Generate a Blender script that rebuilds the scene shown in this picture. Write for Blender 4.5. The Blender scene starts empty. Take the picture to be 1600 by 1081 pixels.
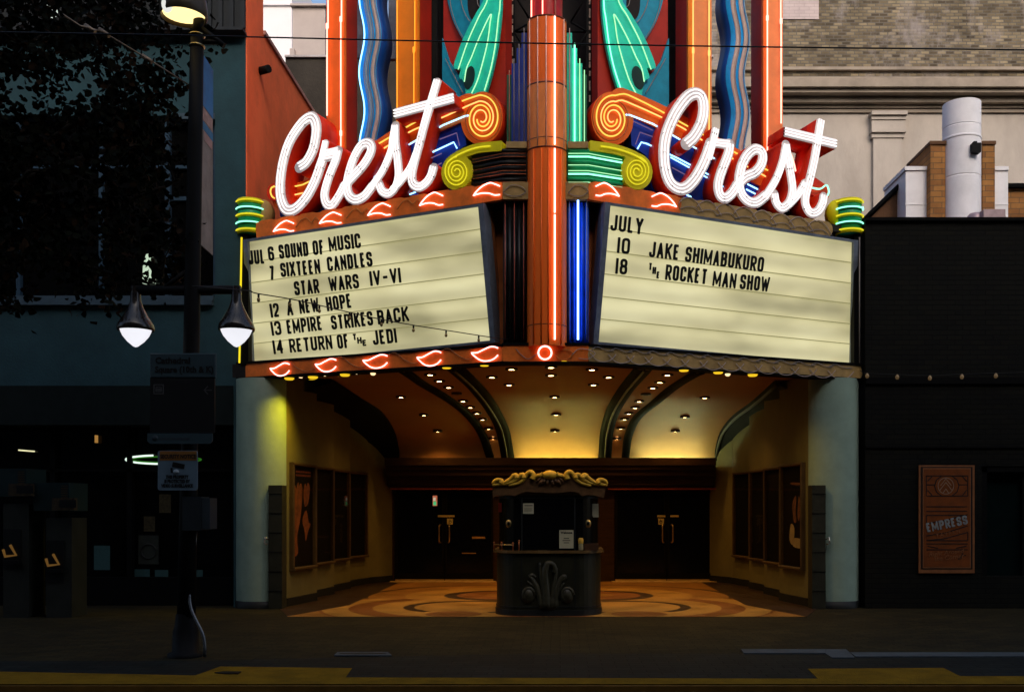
import bpy, math, random
import numpy as np
from mathutils import Vector, Matrix

S = bpy.context.scene
C = S.collection
random.seed(7)
# ------------------------------------------------------------------ camera
F, CX, CY, EYE = 1555.56, 875.0, 795.0, 1.7       # focal length in photo pixels, optical axis, eye height
cd = bpy.data.cameras.new('camera')
cam = bpy.data.objects.new('camera', cd)
C.objects.link(cam)
S.camera = cam
cam.location = (0, 0, EYE)
cam.rotation_euler = (math.radians(90), 0, 0)
cd.sensor_width = 36
cd.lens = 35
cd.shift_x = -(CX - 800) / 1600
cd.shift_y = (CY - 540.5) / 1600
cd.clip_start = 0.1
cd.clip_end = 2000
# ------------------------------------------------------------------ sky, sun, exposure
W = bpy.data.worlds.new('World')
S.world = W
W.use_nodes = True
SUN_EL, SUN_ROT = 32.0, 165.0
nt = W.node_tree
nt.nodes.clear()
sky = nt.nodes.new('ShaderNodeTexSky')
sky.sky_type = 'NISHITA'
sky.sun_disc = False
sky.sun_elevation = math.radians(SUN_EL)
sky.sun_rotation = math.radians(SUN_ROT)
sky.air_density = 1.0
sky.dust_density = 4.0
sky.ozone_density = 1.5
bg = nt.nodes.new('ShaderNodeBackground')
bg.inputs['Strength'].default_value = 0.12
wo = nt.nodes.new('ShaderNodeOutputWorld')
nt.links.new(sky.outputs[0], bg.inputs['Color'])
nt.links.new(bg.outputs[0], wo.inputs['Surface'])
sl = bpy.data.lights.new('sun', 'SUN')
sl.energy = 0.34
sl.angle = math.radians(12)
sl.color = (1.0, 0.86, 0.76)
sun = bpy.data.objects.new('sun', sl)
C.objects.link(sun)
_el, _az = math.radians(max(SUN_EL, 12.0)), math.radians(SUN_ROT)
_d = Vector((math.sin(_az) * math.cos(_el), math.cos(_az) * math.cos(_el), math.sin(_el)))
sun.rotation_euler = _d.to_track_quat('Z', 'Y').to_euler()
S.view_settings.view_transform = 'Standard'
S.view_settings.look = 'None'
EXPO = 0.9
S.view_settings.exposure = EXPO
DIM = 2.0 ** -EXPO                 # lamp strengths below are written for exposure 0
S.view_settings.gamma = 1.0
S.render.engine = 'CYCLES'
S.cycles.use_denoising = True
S.cycles.max_bounces = 6
S.cycles.diffuse_bounces = 4
S.cycles.glossy_bounces = 3
S.cycles.transparent_max_bounces = 8
S.cycles.sample_clamp_indirect = 4.0
S.cycles.use_light_tree = True


# ------------------------------------------------------------------ projection helpers
def at(px, py, Y):
    "world point seen at a photo pixel when it stands Y metres away"
    return Vector(((px - CX) * Y / F, Y, EYE + (CY - py) * Y / F))


def X_(px, Y): return (px - CX) * Y / F
def Z_(py, Y): return EYE + (CY - py) * Y / F
def Yg(py): return EYE * F / (py - CY)            # distance of a ground point


class Plane:
    def __init__(s, o, u, t):
        s.o = Vector(o); s.s = Vector(u).normalized()
        t = Vector(t); t = (t - s.s * t.dot(s.s)).normalized()
        s.t = t; s.n = s.s.cross(s.t).normalized()     # towards the viewer when s runs right and t runs up

    def hit(s, px, py, off=0.0):
        d = Vector(((px - CX) / F, 1.0, (CY - py) / F)); c = Vector((0, 0, EYE))
        k = (s.o + s.n * off - c).dot(s.n) / d.dot(s.n)
        return c + d * k

    def uv(s, px, py, off=0.0):
        p = s.hit(px, py, off) - s.o
        return (p.dot(s.s), p.dot(s.t))

    def uvs(s, pts, off=0.0): return [s.uv(x, y, off) for x, y in pts]
    def P(s, a, b, n=0.0): return s.o + s.s * a + s.t * b + s.n * n
    def line(s, pts, off=0.0, lift=0.0): return [s.hit(x, y, off) + s.n * lift for x, y in pts]


def vplane(a, b):
    return Plane((a[0], a[1], 0), (b[0] - a[0], b[1] - a[1], 0), (0, 0, 1))


def smooth_line(pts, sub=5, closed=False):
    pts = [Vector(p) for p in pts]; n = len(pts); out = []
    if n < 3: return pts
    rng = range(n) if closed else range(n - 1)
    for i in rng:
        if closed:
            p0, p1, p2, p3 = pts[i - 1], pts[i], pts[(i + 1) % n], pts[(i + 2) % n]
        else:
            p1, p2 = pts[i], pts[i + 1]
            p0 = pts[i - 1] if i else p1 * 2 - p2
            p3 = pts[i + 2] if i + 2 < n else p2 * 2 - p1
        for k in range(sub):
            t = k / sub
            out.append(0.5 * ((2 * p1) + (p2 - p0) * t + (2 * p0 - 5 * p1 + 4 * p2 - p3) * t * t + (3 * p1 - p0 - 3 * p2 + p3) * t ** 3))
    if not closed: out.append(pts[-1])
    return out


def rounded(pts, rad, closed=False, seg=4):
    pts = [Vector(p) for p in pts]; n = len(pts); out = []
    for i, p in enumerate(pts):
        if (i in (0, n - 1) and not closed) or rad <= 0: out.append(p); continue
        a, b = pts[i - 1] - p, pts[(i + 1) % n] - p
        r = min(rad, a.length * .5, b.length * .5)
        a, b = p + a.normalized() * r, p + b.normalized() * r
        for k in range(seg + 1):
            t = k / seg
            out.append(a * (1 - t) ** 2 + p * 2 * t * (1 - t) + b * t * t)
    return out


def offset_line(pts, d):
    pts = [Vector(p).to_2d() for p in pts]; out = []
    for i, p in enumerate(pts):
        a, b = pts[max(i - 1, 0)], pts[min(i + 1, len(pts) - 1)]
        t = (b - a).normalized(); out.append(p + Vector((-t.y, t.x)) * d)
    return out


# ------------------------------------------------------------------ mesh builder
class MB:
    def __init__(s): s.v = []; s.f = []; s.m = []; s.sm = []

    def add(s, vs, fs, mat=0, smooth=False):
        k = len(s.v); s.v += [tuple(v) for v in vs]
        for f in fs:
            s.f.append(tuple(i + k for i in f)); s.m.append(mat); s.sm.append(smooth)

    def box(s, x0, x1, y0, y1, z0, z1, mat=0):
        v = [(x, y, z) for z in (z0, z1) for y in (y0, y1) for x in (x0, x1)]
        s.add(v, [(0, 2, 3, 1), (4, 5, 7, 6), (0, 1, 5, 4), (2, 6, 7, 3), (0, 4, 6, 2), (1, 3, 7, 5)], mat)
        return s

    def obox(s, pl, a0, a1, b0, b1, n0, n1, mat=0, bev=0.0):
        if bev <= 0:
            v = [pl.P(a, b, n) for n in (n0, n1) for b in (b0, b1) for a in (a0, a1)]
            s.add(v, [(0, 2, 3, 1), (4, 5, 7, 6), (0, 1, 5, 4), (2, 6, 7, 3), (0, 4, 6, 2), (1, 3, 7, 5)], mat)
        else:
            v = [pl.P(a, b, n) for n in (n0, n1 - bev) for a, b in ((a0, b0), (a1, b0), (a1, b1), (a0, b1))]
            v += [pl.P(a, b, n1) for a, b in ((a0 + bev, b0 + bev), (a1 - bev, b0 + bev), (a1 - bev, b1 - bev), (a0 + bev, b1 - bev))]
            fs = [(3, 2, 1, 0), (8, 9, 10, 11)]
            for r in (0, 4):
                for i in range(4): fs.append((r + i, r + (i + 1) % 4, r + 4 + (i + 1) % 4, r + 4 + i))
            s.add(v, fs, mat)
        return s

    def poly(s, pl, pts, n0, n1, mat=0, side=None, hole=None):
        pts = [tuple(p)[:2] for p in pts]
        ar = sum(pts[i - 1][0] * pts[i][1] - pts[i][0] * pts[i - 1][1] for i in range(len(pts)))
        if ar < 0: pts = pts[::-1]
        n = len(pts)
        v = [pl.P(a, b, n0) for a, b in pts] + [pl.P(a, b, n1) for a, b in pts]
        s.add(v, [tuple(range(n - 1, -1, -1)), tuple(range(n, 2 * n))], mat)
        k = len(s.v) - 2 * n
        for i in range(n):
            s.f.append((k + i, k + (i + 1) % n, k + n + (i + 1) % n, k + n + i)); s.m.append(mat if side is None else side); s.sm.append(False)
        return s

    def prism(s, pts, z0, z1, mat=0):
        pl = Plane((0, 0, 0), (1, 0, 0), (0, 1, 0))
        return s.poly(pl, pts, z0, z1, mat)

    def tube(s, pts, r, seg=6, closed=False, mat=0, r1=None):
        pts = [Vector(p) for p in pts]; n = len(pts)
        if n < 2: return s
        ring = []; prev = None
        for i, p in enumerate(pts):
            a = pts[i - 1] if (i or closed) else p
            b = pts[(i + 1) % n] if (i < n - 1 or closed) else p
            t = (b - a).normalized() if (b - a).length > 1e-9 else Vector((0, 0, 1))
            if prev is None:
                h = Vector((0, 0, 1)) if abs(t.z) < .9 else Vector((1, 0, 0))
                u = t.cross(h).normalized()
            else:
                u = prev - t * prev.dot(t)
                u = u.normalized() if u.length > 1e-6 else t.orthogonal().normalized()
            prev = u; w = t.cross(u)
            rr = r if r1 is None else r + (r1 - r) * i / (n - 1)
            ring.append([p + (u * math.cos(2 * math.pi * k / seg) + w * math.sin(2 * math.pi * k / seg)) * rr for k in range(seg)])
        v = [q for rg in ring for q in rg]; fs = []
        for i in range(n if closed else n - 1):
            j = (i + 1) % n
            for k in range(seg):
                fs.append((i * seg + k, i * seg + (k + 1) % seg, j * seg + (k + 1) % seg, j * seg + k))
        s.add(v, fs, mat, True)
        if not closed:
            k = len(s.v) - n * seg
            s.f.append(tuple(k + i for i in range(seg - 1, -1, -1))); s.m.append(mat); s.sm.append(False)
            s.f.append(tuple(k + (n - 1) * seg + i for i in range(seg))); s.m.append(mat); s.sm.append(False)
        return s

    def lathe(s, c, prof, seg=24, a0=0.0, a1=2 * math.pi, mat=0, sx=1.0, sy=1.0, axis='Z', smooth=True):
        c = Vector(c); full = abs(a1 - a0 - 2 * math.pi) < 1e-6; n = seg if full else seg + 1; v = []
        for r, z in prof:
            for k in range(n):
                a = a0 + (a1 - a0) * k / seg
                x, y = math.cos(a) * r * sx, math.sin(a) * r * sy
                if axis == 'Z': v.append(c + Vector((x, y, z)))
                elif axis == 'Y': v.append(c + Vector((x, z, y)))
                else: v.append(c + Vector((z, x, y)))
        fs = []
        for i in range(len(prof) - 1):
            for k in range(seg):
                j = (k + 1) % n
                fs.append((i * n + k, i * n + j, (i + 1) * n + j, (i + 1) * n + k))
        s.add(v, fs, mat, smooth)
        return s

    def ball(s, c, r, seg=12, rings=8, sx=1, sy=1, sz=1, mat=0):
        prof = [(max(math.sin(math.pi * i / rings), 1e-4) * r, -math.cos(math.pi * i / rings) * r * sz) for i in range(rings + 1)]
        return s.lathe(c, prof, seg, mat=mat, sx=sx, sy=sy)

    def sdf(s, pl, strokes, n0, n1, res=0.02, mat=0, side=None, back=True):
        "union of thick strokes [(pts, radius, flat_ends, closed)] on a plane, pushed from n0 to n1"
        side = mat if side is None else side
        ap = np.array([tuple(p)[:2] for st in strokes for p in st[0]]); R = max(st[1] for st in strokes) + 2 * res
        lo, hi = ap.min(0) - R, ap.max(0) + R
        nx, ny = int((hi[0] - lo[0]) / res) + 2, int((hi[1] - lo[1]) / res) + 2
        gx, gy = np.meshgrid(lo[0] + np.arange(nx) * res, lo[1] + np.arange(ny) * res, indexing='ij')
        D = np.full((nx, ny), 1e3)
        for st in strokes:
            pts, r = st[0], st[1]; flat = st[2] if len(st) > 2 else False; cl = st[3] if len(st) > 3 else False
            pts = [tuple(p)[:2] for p in pts]; n = len(pts)
            for i in range(n if cl else n - 1):
                a, b = pts[i], pts[(i + 1) % n]
                dx, dy = b[0] - a[0], b[1] - a[1]; L = math.hypot(dx, dy)
                if L < 1e-9: continue
                dx /= L; dy /= L
                t = (gx - a[0]) * dx + (gy - a[1]) * dy; p = np.abs((gx - a[0]) * -dy + (gy - a[1]) * dx)
                e0, e1 = -t, t - L
                if flat and not cl:
                    f0, f1 = i == 0, i == n - 2
                    rd = np.sqrt(p ** 2 + np.maximum(np.maximum(0 if f0 else e0, 0 if f1 else e1), 0) ** 2) - r
                    if f0: rd = np.maximum(rd, e0)
                    if f1: rd = np.maximum(rd, e1)
                else:
                    rd = np.sqrt(p ** 2 + np.maximum(np.maximum(e0, e1), 0) ** 2) - r
                D = np.minimum(D, rd)
        D[np.abs(D) < 1e-7] = 1e-7
        ids = {}; loc = []

        def vert(key, x, y):
            if key not in ids: ids[key] = len(loc); loc.append((x, y))
            return ids[key]
        polys = []; edges = []
        Dl = D.tolist(); ins = D < 0
        act = ins[:-1, :-1] | ins[1:, :-1] | ins[1:, 1:] | ins[:-1, 1:]
        for i, j in np.argwhere(act).tolist():
            cr = ((i, j), (i + 1, j), (i + 1, j + 1), (i, j + 1)); pg = []
            for k in range(4):
                a, b = cr[k], cr[(k + 1) % 4]; da, db = Dl[a[0]][a[1]], Dl[b[0]][b[1]]
                if da < 0: pg.append((vert(a, lo[0] + a[0] * res, lo[1] + a[1] * res), 0))
                if (da < 0) != (db < 0):
                    t = da / (da - db); key = (min(a, b), max(a, b))
                    pg.append((vert(key, lo[0] + (a[0] + (b[0] - a[0]) * t) * res, lo[1] + (a[1] + (b[1] - a[1]) * t) * res), 1))
            if len(pg) >= 3:
                polys.append([q[0] for q in pg])
                for k in range(len(pg)):
                    if pg[k][1] and pg[(k + 1) % len(pg)][1]: edges.append((pg[k][0], pg[(k + 1) % len(pg)][0]))
        n = len(loc); base = len(s.v)
        s.v += [tuple(pl.P(x, y, n1)) for x, y in loc] + [tuple(pl.P(x, y, n0)) for x, y in loc]
        for p in polys:
            s.f.append(tuple(base + q for q in p)); s.m.append(mat); s.sm.append(False)
            if back: s.f.append(tuple(base + n + q for q in p[::-1])); s.m.append(side); s.sm.append(False)
        for a, b in edges:
            s.f.append((base + b, base + a, base + n + a, base + n + b)); s.m.append(side); s.sm.append(True)
        return s


ORG = {}


def build(mb, name, mats, parent=None, org=None):
    me = bpy.data.meshes.new(name)
    if parent is not None: org = ORG[parent.name]
    elif org is None:
        a = np.array(mb.v); lo, hi = a.min(0), a.max(0); org = Vector(((lo[0] + hi[0]) / 2, (lo[1] + hi[1]) / 2, lo[2]))
    org = Vector(org)
    me.from_pydata([(x - org.x, y - org.y, z - org.z) for x, y, z in mb.v], [], mb.f)
    if not isinstance(mats, (list, tuple)): mats = [mats]
    for m in mats: me.materials.append(m)
    me.polygons.foreach_set('material_index', mb.m)
    me.polygons.foreach_set('use_smooth', mb.sm)
    me.update()
    o = bpy.data.objects.new(name, me)
    C.objects.link(o)
    ORG[o.name] = org
    if parent is not None: o.parent = parent
    else: o.location = org
    return o


def tag(o, label=None, cat=None, group=None, kind=None):
    if label: o['label'] = label
    if cat: o['category'] = cat
    if group: o['group'] = group
    if kind: o['kind'] = kind
    return o


def thing(name, label, cat, org, group=None):
    o = bpy.data.objects.new(name, None)
    o.empty_display_size = .2
    C.objects.link(o)
    o.location = org
    ORG[o.name] = Vector(org)
    return tag(o, label, cat, group)


def copy_tree(o, loc, parent=None):
    c = o.copy(); C.objects.link(c)
    if parent is not None: c.parent = parent
    else: c.location = loc
    ORG[c.name] = Vector(loc)
    for ch in list(o.children): copy_tree(ch, loc, c)
    return c


# ------------------------------------------------------------------ materials
def lin(r, g, b): return tuple(((c / 255) / 12.92 if c <= 10 else (((c / 255) + .055) / 1.055) ** 2.4) for c in (r, g, b))


def mat(name, col, rough=.6, metal=0.0, var=.25, scale=5.0, bump=0.0, bscale=60.0, spec=.22, emit=None, stretch=(1, 1, 1), grime=0.0, gcol=(.02, .018, .015), coat=0.0):
    m = bpy.data.materials.new(name); m.use_nodes = True
    N, L = m.node_tree.nodes, m.node_tree.links
    b = N['Principled BSDF']; b.inputs['Roughness'].default_value = rough; b.inputs['Metallic'].default_value = metal
    b.inputs['Specular IOR Level'].default_value = spec
    b.inputs['Coat Weight'].default_value = coat
    geo = N.new('ShaderNodeNewGeometry'); mp = N.new('ShaderNodeMapping'); mp.inputs['Scale'].default_value = stretch
    L.new(geo.outputs['Position'], mp.inputs['Vector'])
    nz = N.new('ShaderNodeTexNoise'); nz.inputs['Scale'].default_value = scale; nz.inputs['Detail'].default_value = 6; nz.inputs['Roughness'].default_value = .65
    L.new(mp.outputs[0], nz.inputs['Vector'])
    mr = N.new('ShaderNodeMapRange'); mr.inputs[1].default_value = .3; mr.inputs[2].default_value = .7
    mr.inputs[3].default_value = 1 - var; mr.inputs[4].default_value = 1 + var
    L.new(nz.outputs[0], mr.inputs[0])
    mx = N.new('ShaderNodeMix'); mx.data_type = 'RGBA'; mx.blend_type = 'MULTIPLY'; mx.inputs[0].default_value = 1
    mx.inputs['A'].default_value = (*col, 1); L.new(mr.outputs[0], mx.inputs['B'])
    out = mx.outputs['Result']
    if grime > 0:
        g = N.new('ShaderNodeTexNoise'); g.inputs['Scale'].default_value = scale * .45; g.inputs['Detail'].default_value = 9; g.inputs['Roughness'].default_value = .75
        L.new(mp.outputs[0], g.inputs['Vector'])
        gr = N.new('ShaderNodeMapRange'); gr.inputs[1].default_value = .52; gr.inputs[2].default_value = .75; gr.inputs[4].default_value = grime
        L.new(g.outputs[0], gr.inputs[0])
        g2 = N.new('ShaderNodeMix'); g2.data_type = 'RGBA'; g2.inputs['B'].default_value = (*gcol, 1)
        L.new(gr.outputs[0], g2.inputs[0]); L.new(out, g2.inputs['A']); out = g2.outputs['Result']
    L.new(out, b.inputs['Base Color'])
    rr = N.new('ShaderNodeMapRange'); rr.inputs[3].default_value = max(rough - .1, .02); rr.inputs[4].default_value = min(rough + .12, 1)
    L.new(nz.outputs[0], rr.inputs[0]); L.new(rr.outputs[0], b.inputs['Roughness'])
    if bump > 0:
        bn = N.new('ShaderNodeTexNoise'); bn.inputs['Scale'].default_value = bscale; bn.inputs['Detail'].default_value = 4
        L.new(mp.outputs[0], bn.inputs['Vector'])
        bp = N.new('ShaderNodeBump'); bp.inputs['Strength'].default_value = bump; bp.inputs['Distance'].default_value = .02
        L.new(bn.outputs[0], bp.inputs['Height']); L.new(bp.outputs[0], b.inputs['Normal'])
    if emit:
        b.inputs['Emission Color'].default_value = (*emit[0], 1); b.inputs['Emission Strength'].default_value = emit[1]
    return m


def glow(name, col, strength, var=0.12):
    m = bpy.data.materials.new(name); m.use_nodes = True
    N, L = m.node_tree.nodes, m.node_tree.links; N.clear()
    e = N.new('ShaderNodeEmission'); e.inputs['Color'].default_value = (*col, 1)
    geo = N.new('ShaderNodeNewGeometry'); nz = N.new('ShaderNodeTexNoise'); nz.inputs['Scale'].default_value = 3
    L.new(geo.outputs['Position'], nz.inputs['Vector'])
    mr = N.new('ShaderNodeMapRange'); mr.inputs[3].default_value = DIM * strength * (1 - var); mr.inputs[4].default_value = DIM * strength * (1 + var)
    L.new(nz.outputs[0], mr.inputs[0]); L.new(mr.outputs[0], e.inputs['Strength'])
    o = N.new('ShaderNodeOutputMaterial'); L.new(e.outputs[0], o.inputs['Surface'])
    return m


def brick(name, c1, c2, mortar, bw=.22, bh=.075, rough=.85, msize=.012, axes='XZ', bump=.5, var=.35, nscale=1.2, streak=None, spec=.12):
    m = bpy.data.materials.new(name); m.use_nodes = True
    N, L = m.node_tree.nodes, m.node_tree.links; b = N['Principled BSDF']; b.inputs['Roughness'].default_value = rough; b.inputs['Specular IOR Level'].default_value = spec
    geo = N.new('ShaderNodeNewGeometry'); sx = N.new('ShaderNodeSeparateXYZ'); cx = N.new('ShaderNodeCombineXYZ')
    L.new(geo.outputs['Position'], sx.inputs[0]); L.new(sx.outputs[axes[0]], cx.inputs[0]); L.new(sx.outputs[axes[1]], cx.inputs[1])
    bt = N.new('ShaderNodeTexBrick'); bt.inputs['Scale'].default_value = 1
    bt.inputs['Brick Width'].default_value = bw; bt.inputs['Row Height'].default_value = bh; bt.inputs['Mortar Size'].default_value = msize
    bt.inputs['Color1'].default_value = (*c1, 1); bt.inputs['Color2'].default_value = (*c2, 1); bt.inputs['Mortar'].default_value = (*mortar, 1)
    bt.inputs['Mortar Smooth'].default_value = .3
    L.new(cx.outputs[0], bt.inputs['Vector'])
    nz = N.new('ShaderNodeTexNoise'); nz.inputs['Scale'].default_value = nscale; nz.inputs['Detail'].default_value = 8; nz.inputs['Roughness'].default_value = .7
    L.new(geo.outputs['Position'], nz.inputs['Vector'])
    mr = N.new('ShaderNodeMapRange'); mr.inputs[1].default_value = .3; mr.inputs[2].default_value = .7; mr.inputs[3].default_value = 1 - var; mr.inputs[4].default_value = 1 + var
    L.new(nz.outputs[0], mr.inputs[0])
    mx = N.new('ShaderNodeMix'); mx.data_type = 'RGBA'; mx.blend_type = 'MULTIPLY'; mx.inputs[0].default_value = 1
    L.new(bt.outputs['Color'], mx.inputs['A']); L.new(mr.outputs[0], mx.inputs['B'])
    out = mx.outputs['Result']
    if streak:                                     # worn pale paint left on the wall
        mp = N.new('ShaderNodeMapping'); mp.inputs['Scale'].default_value = streak[1]
        L.new(geo.outputs['Position'], mp.inputs['Vector'])
        n2 = N.new('ShaderNodeTexNoise'); n2.inputs['Scale'].default_value = 1; n2.inputs['Detail'].default_value = 7; n2.inputs['Roughness'].default_value = .7
        L.new(mp.outputs[0], n2.inputs['Vector'])
        m2 = N.new('ShaderNodeMapRange'); m2.inputs[1].default_value = streak[2]; m2.inputs[2].default_value = streak[2] + .14; m2.inputs[4].default_value = .8
        L.new(n2.outputs[0], m2.inputs[0])
        x2 = N.new('ShaderNodeMix'); x2.data_type = 'RGBA'; x2.inputs['B'].default_value = (*streak[0], 1)
        L.new(m2.outputs[0], x2.inputs[0]); L.new(out, x2.inputs['A']); out = x2.outputs['Result']
    L.new(out, b.inputs['Base Color'])
    bp = N.new('ShaderNodeBump'); bp.inputs['Strength'].default_value = bump; bp.inputs['Distance'].default_value = .01
    inv = N.new('ShaderNodeMath'); inv.operation = 'SUBTRACT'; inv.inputs[0].default_value = 1; L.new(bt.outputs['Fac'], inv.inputs[1])
    L.new(inv.outputs[0], bp.inputs['Height']); L.new(bp.outputs[0], b.inputs['Normal'])
    return m


M = {}
M['red_paint'] = mat('red_paint', (.86, .15, .012), .45, var=.12, scale=3, grime=.2, gcol=(.6, .05, .01))
M['dark_red_paint'] = mat('dark_red_paint', (.42, .018, .006), .5, var=.2, scale=3)
M['letter_side'] = mat('letter_side', (.75, .03, .006), .45, var=.15, scale=3, grime=.3, gcol=(.15, .015, .01))
M['orange_paint'] = mat('orange_paint', (.80, .22, .008), .5, var=.12, scale=2.5, grime=.3, gcol=(.4, .09, .02))
M['peach_paint'] = mat('peach_paint', (.80, .27, .09), .5, var=.12, scale=2.5, grime=.3, gcol=(.5, .14, .06))
M['copper_paint'] = mat('copper_paint', (.97, .165, .016), .4, var=.1, scale=2.5, stretch=(2, 2, .5), grime=.2, gcol=(.45, .06, .008))
M['copper_faded'] = mat('copper_faded', (.95, .27, .05), .45, var=.2, scale=2.5, stretch=(2, 2, .5), grime=.35, gcol=(.3, .07, .02))
M['blue_paint'] = mat('blue_paint', (.01, .30, .72), .4, var=.2, scale=4, grime=.3, gcol=(.01, .04, .13))
M['deep_blue_paint'] = mat('deep_blue_paint', (.004, .03, .3), .4, var=.2, scale=4)
M['navy_side'] = mat('navy_side', (.005, .06, .3), .4, var=.2, scale=4)
M['tan_stripe'] = mat('tan_stripe', (.58, .43, .37), .5, var=.15, scale=4)
M['mint_paint'] = mat('mint_paint', (.02, .72, .52), .4, var=.15, scale=4, grime=.25, gcol=(.005, .16, .14))
M['teal_paint'] = mat('teal_paint', (.006, .26, .4), .45, var=.2, scale=4, grime=.3, gcol=(.005, .06, .12))
M['green_paint'] = mat('green_paint', (.01, .3, .13), .35, var=.2, scale=5)
M['dark_green'] = mat('dark_green', (.008, .1, .05), .4, var=.2, scale=5)
M['yellow_paint'] = mat('yellow_paint', (.75, .66, .006), .4, var=.12, scale=5, grime=.3, gcol=(.3, .24, .01))
M['white_face'] = mat('white_face', (.78, .7, .68), .5, var=.1, scale=8, grime=.3, gcol=(.4, .3, .27))
M['black_steel'] = mat('black_steel', (.005, .005, .005), .6, var=.3, scale=6, spec=.1)
M['dark_back'] = mat('dark_back', (.016, .013, .012), .8, var=.4, scale=3)
M['olive_band'] = mat('olive_band', (.36, .23, .08), .5, var=.3, scale=4, grime=.4, gcol=(.05, .03, .015))
M['lit_band'] = mat('lit_band', (.78, .17, .02), .5, var=.25, scale=4, grime=.4, gcol=(.2, .05, .015))  # band paint with the red neon's light put into its colour
M['frame_steel'] = mat('frame_steel', (.17, .20, .26), .45, metal=.3, var=.3, scale=4, grime=.4)
M['letter_black'] = mat('letter_black', (.006, .006, .006), .5, var=.1)
M['glass_unlit'] = mat('glass_unlit', (.42, .33, .3), .2, var=.1)
M['glass_unlit_dim'] = mat('glass_unlit_dim', (.23, .2, .19), .2, var=.1)
M['clip_tan'] = mat('clip_tan', (.12, .08, .05), .6)
M['neon_white'] = glow('neon_white', (1.0, .93, .92), 1.42)
M['neon_red'] = glow('neon_red', (1.0, .34, .31), 5.0)
M['neon_pink'] = glow('neon_pink', (1.0, .34, .26), 3.4)
M['neon_pillar'] = glow('neon_pillar', (1.0, .46, .36), 5.0)
M['neon_orange'] = glow('neon_orange', (1.0, .45, .12), 2.0)
M['neon_yellow'] = glow('neon_yellow', (1.0, .66, .1), 1.25)
M['neon_amber'] = glow('neon_amber', (1.0, .36, .03), 1.4)
M['neon_lemon'] = glow('neon_lemon', (1.0, .88, .03), .85)
M['neon_sky'] = glow('neon_sky', (.25, .6, 1.0), 3.6)
M['neon_blue'] = glow('neon_blue', (.2, .4, 1.0), 5.0)
M['neon_mint'] = glow('neon_mint', (.25, 1.0, .6), 2.4)
M['neon_leaf'] = glow('neon_leaf', (.45, 1.0, .5), 1.3)
M['unlit_violet_glow'] = glow('unlit_violet_glow', (.5, .3, .6), .35)  # faint glow given to unlit violet tubes
M['bulb_yellow'] = glow('bulb_yellow', (1.0, .62, .02), .95)
M['bulb_cream'] = glow('bulb_cream', (1.0, .7, .35), 1.6)
M['downlight'] = glow('downlight', (1.0, .60, .24), 30.0)
M['lamp_white'] = glow('lamp_white', (.93, .93, 1.0), .95)
# ================================================================== SETTING
INL, INR, OUTL, OUTR = (-.891, 15.4), (.446, 15.4), (-5.22, 17.1), (4.92, 17.1)
LW, RW = vplane(OUTL, INL), vplane(INR, OUTR)         # the two wings of the marquee front
CP = vplane(INL, INR)                                 # its flat middle
CEN = -.22                                            # middle of the theatre
def mir(x): return 2 * CEN - x

M['paving'] = brick('paving', (.013, .011, .004), (.026, .020, .007), (.003, .002, .001), .24, .12, .8, .006, 'XY', .5, .35, .9)
M['lower_paving'] = brick('lower_paving', (.005, .007, .006), (.010, .012, .010), (.0015, .002, .002), .30, .15, .75, .008, 'XY', .6, .35, .9)
M['track'] = mat('track', (.014, .015, .015), .6, var=.4, scale=3, bump=.5, bscale=80)
M['tactile'] = mat('tactile', (.17, .092, .006), .8, var=.3, scale=3, bump=.5, bscale=70, grime=.8, gcol=(.09, .05, .004), spec=.05)
M['kerb_stone'] = mat('kerb_stone', (.055, .068, .075), .8, var=.3, scale=4, grime=.5)
M['asphalt'] = mat('asphalt', (.02, .02, .02), .8, var=.3, scale=2, bump=.4)

m = MB(); m.box(-40, 40, -30, 9.86, -.3, -.2); tag(build(m, 'street', M['asphalt']), kind='structure')
m = MB(); m.box(-40, 40, 9.0, 9.88, -.196, -.05); tag(build(m, 'track_bed', M['track']), kind='structure')
for yy in (9.35,):
    m = MB(); m.box(-40, 40, yy, yy + .07, -.06, -.03); tag(build(m, 'tram_rail', mat('rail_steel', (.09, .085, .08), .35, metal=.8)), 'steel tram rail laid along the platform edge', 'rail')
m = MB(); m.box(-40, 40, 9.88, 60, -.4, 0)
tag(build(m, 'sidewalk', M['paving']), kind='structure')
# lower course of darker pavers near the platform edge
m = MB()
yb = Yg(1021)
m.prism([(-40, 9.9), (40, 9.9), (40, Yg(1022)), (X_(1170, yb), yb), (X_(820, yb), yb), (X_(320, Yg(1032)), Yg(1032)), (-40, Yg(1040))], .001, .005)
tag(build(m, 'platform_edge_paving', M['lower_paving']), kind='structure')
# tactile warning strip: a narrow line with two deeper bays
m = MB()
y0 = Yg(1069.5)
m.prism([(X_(-400, y0), y0), (X_(1900, y0), y0), (X_(1900, Yg(1058)), Yg(1058)), (X_(1500, Yg(1057)), Yg(1057)), (X_(1474, Yg(1044)), Yg(1044)), (X_(1262, Yg(1045.5)), Yg(1045.5)), (X_(1278, Yg(1061)), Yg(1061)),
         (X_(540, Yg(1059)), Yg(1059)), (X_(550, Yg(1044.5)), Yg(1044.5)), (X_(344, Yg(1042)), Yg(1042)), (X_(305, Yg(1056)), Yg(1056)), (X_(0, Yg(1050)), Yg(1050)), (X_(-400, Yg(1047)), Yg(1047))], .006, .010)
tag(build(m, 'tactile_paving', M['tactile']), kind='structure')
m = MB(); y0 = Yg(1070.5); m.box(-40, 40, y0 - .045, y0 - .008, -.05, .004); tag(build(m, 'platform_nosing', mat('nosing', (.15, .07, .008), .6)), kind='structure')
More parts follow.
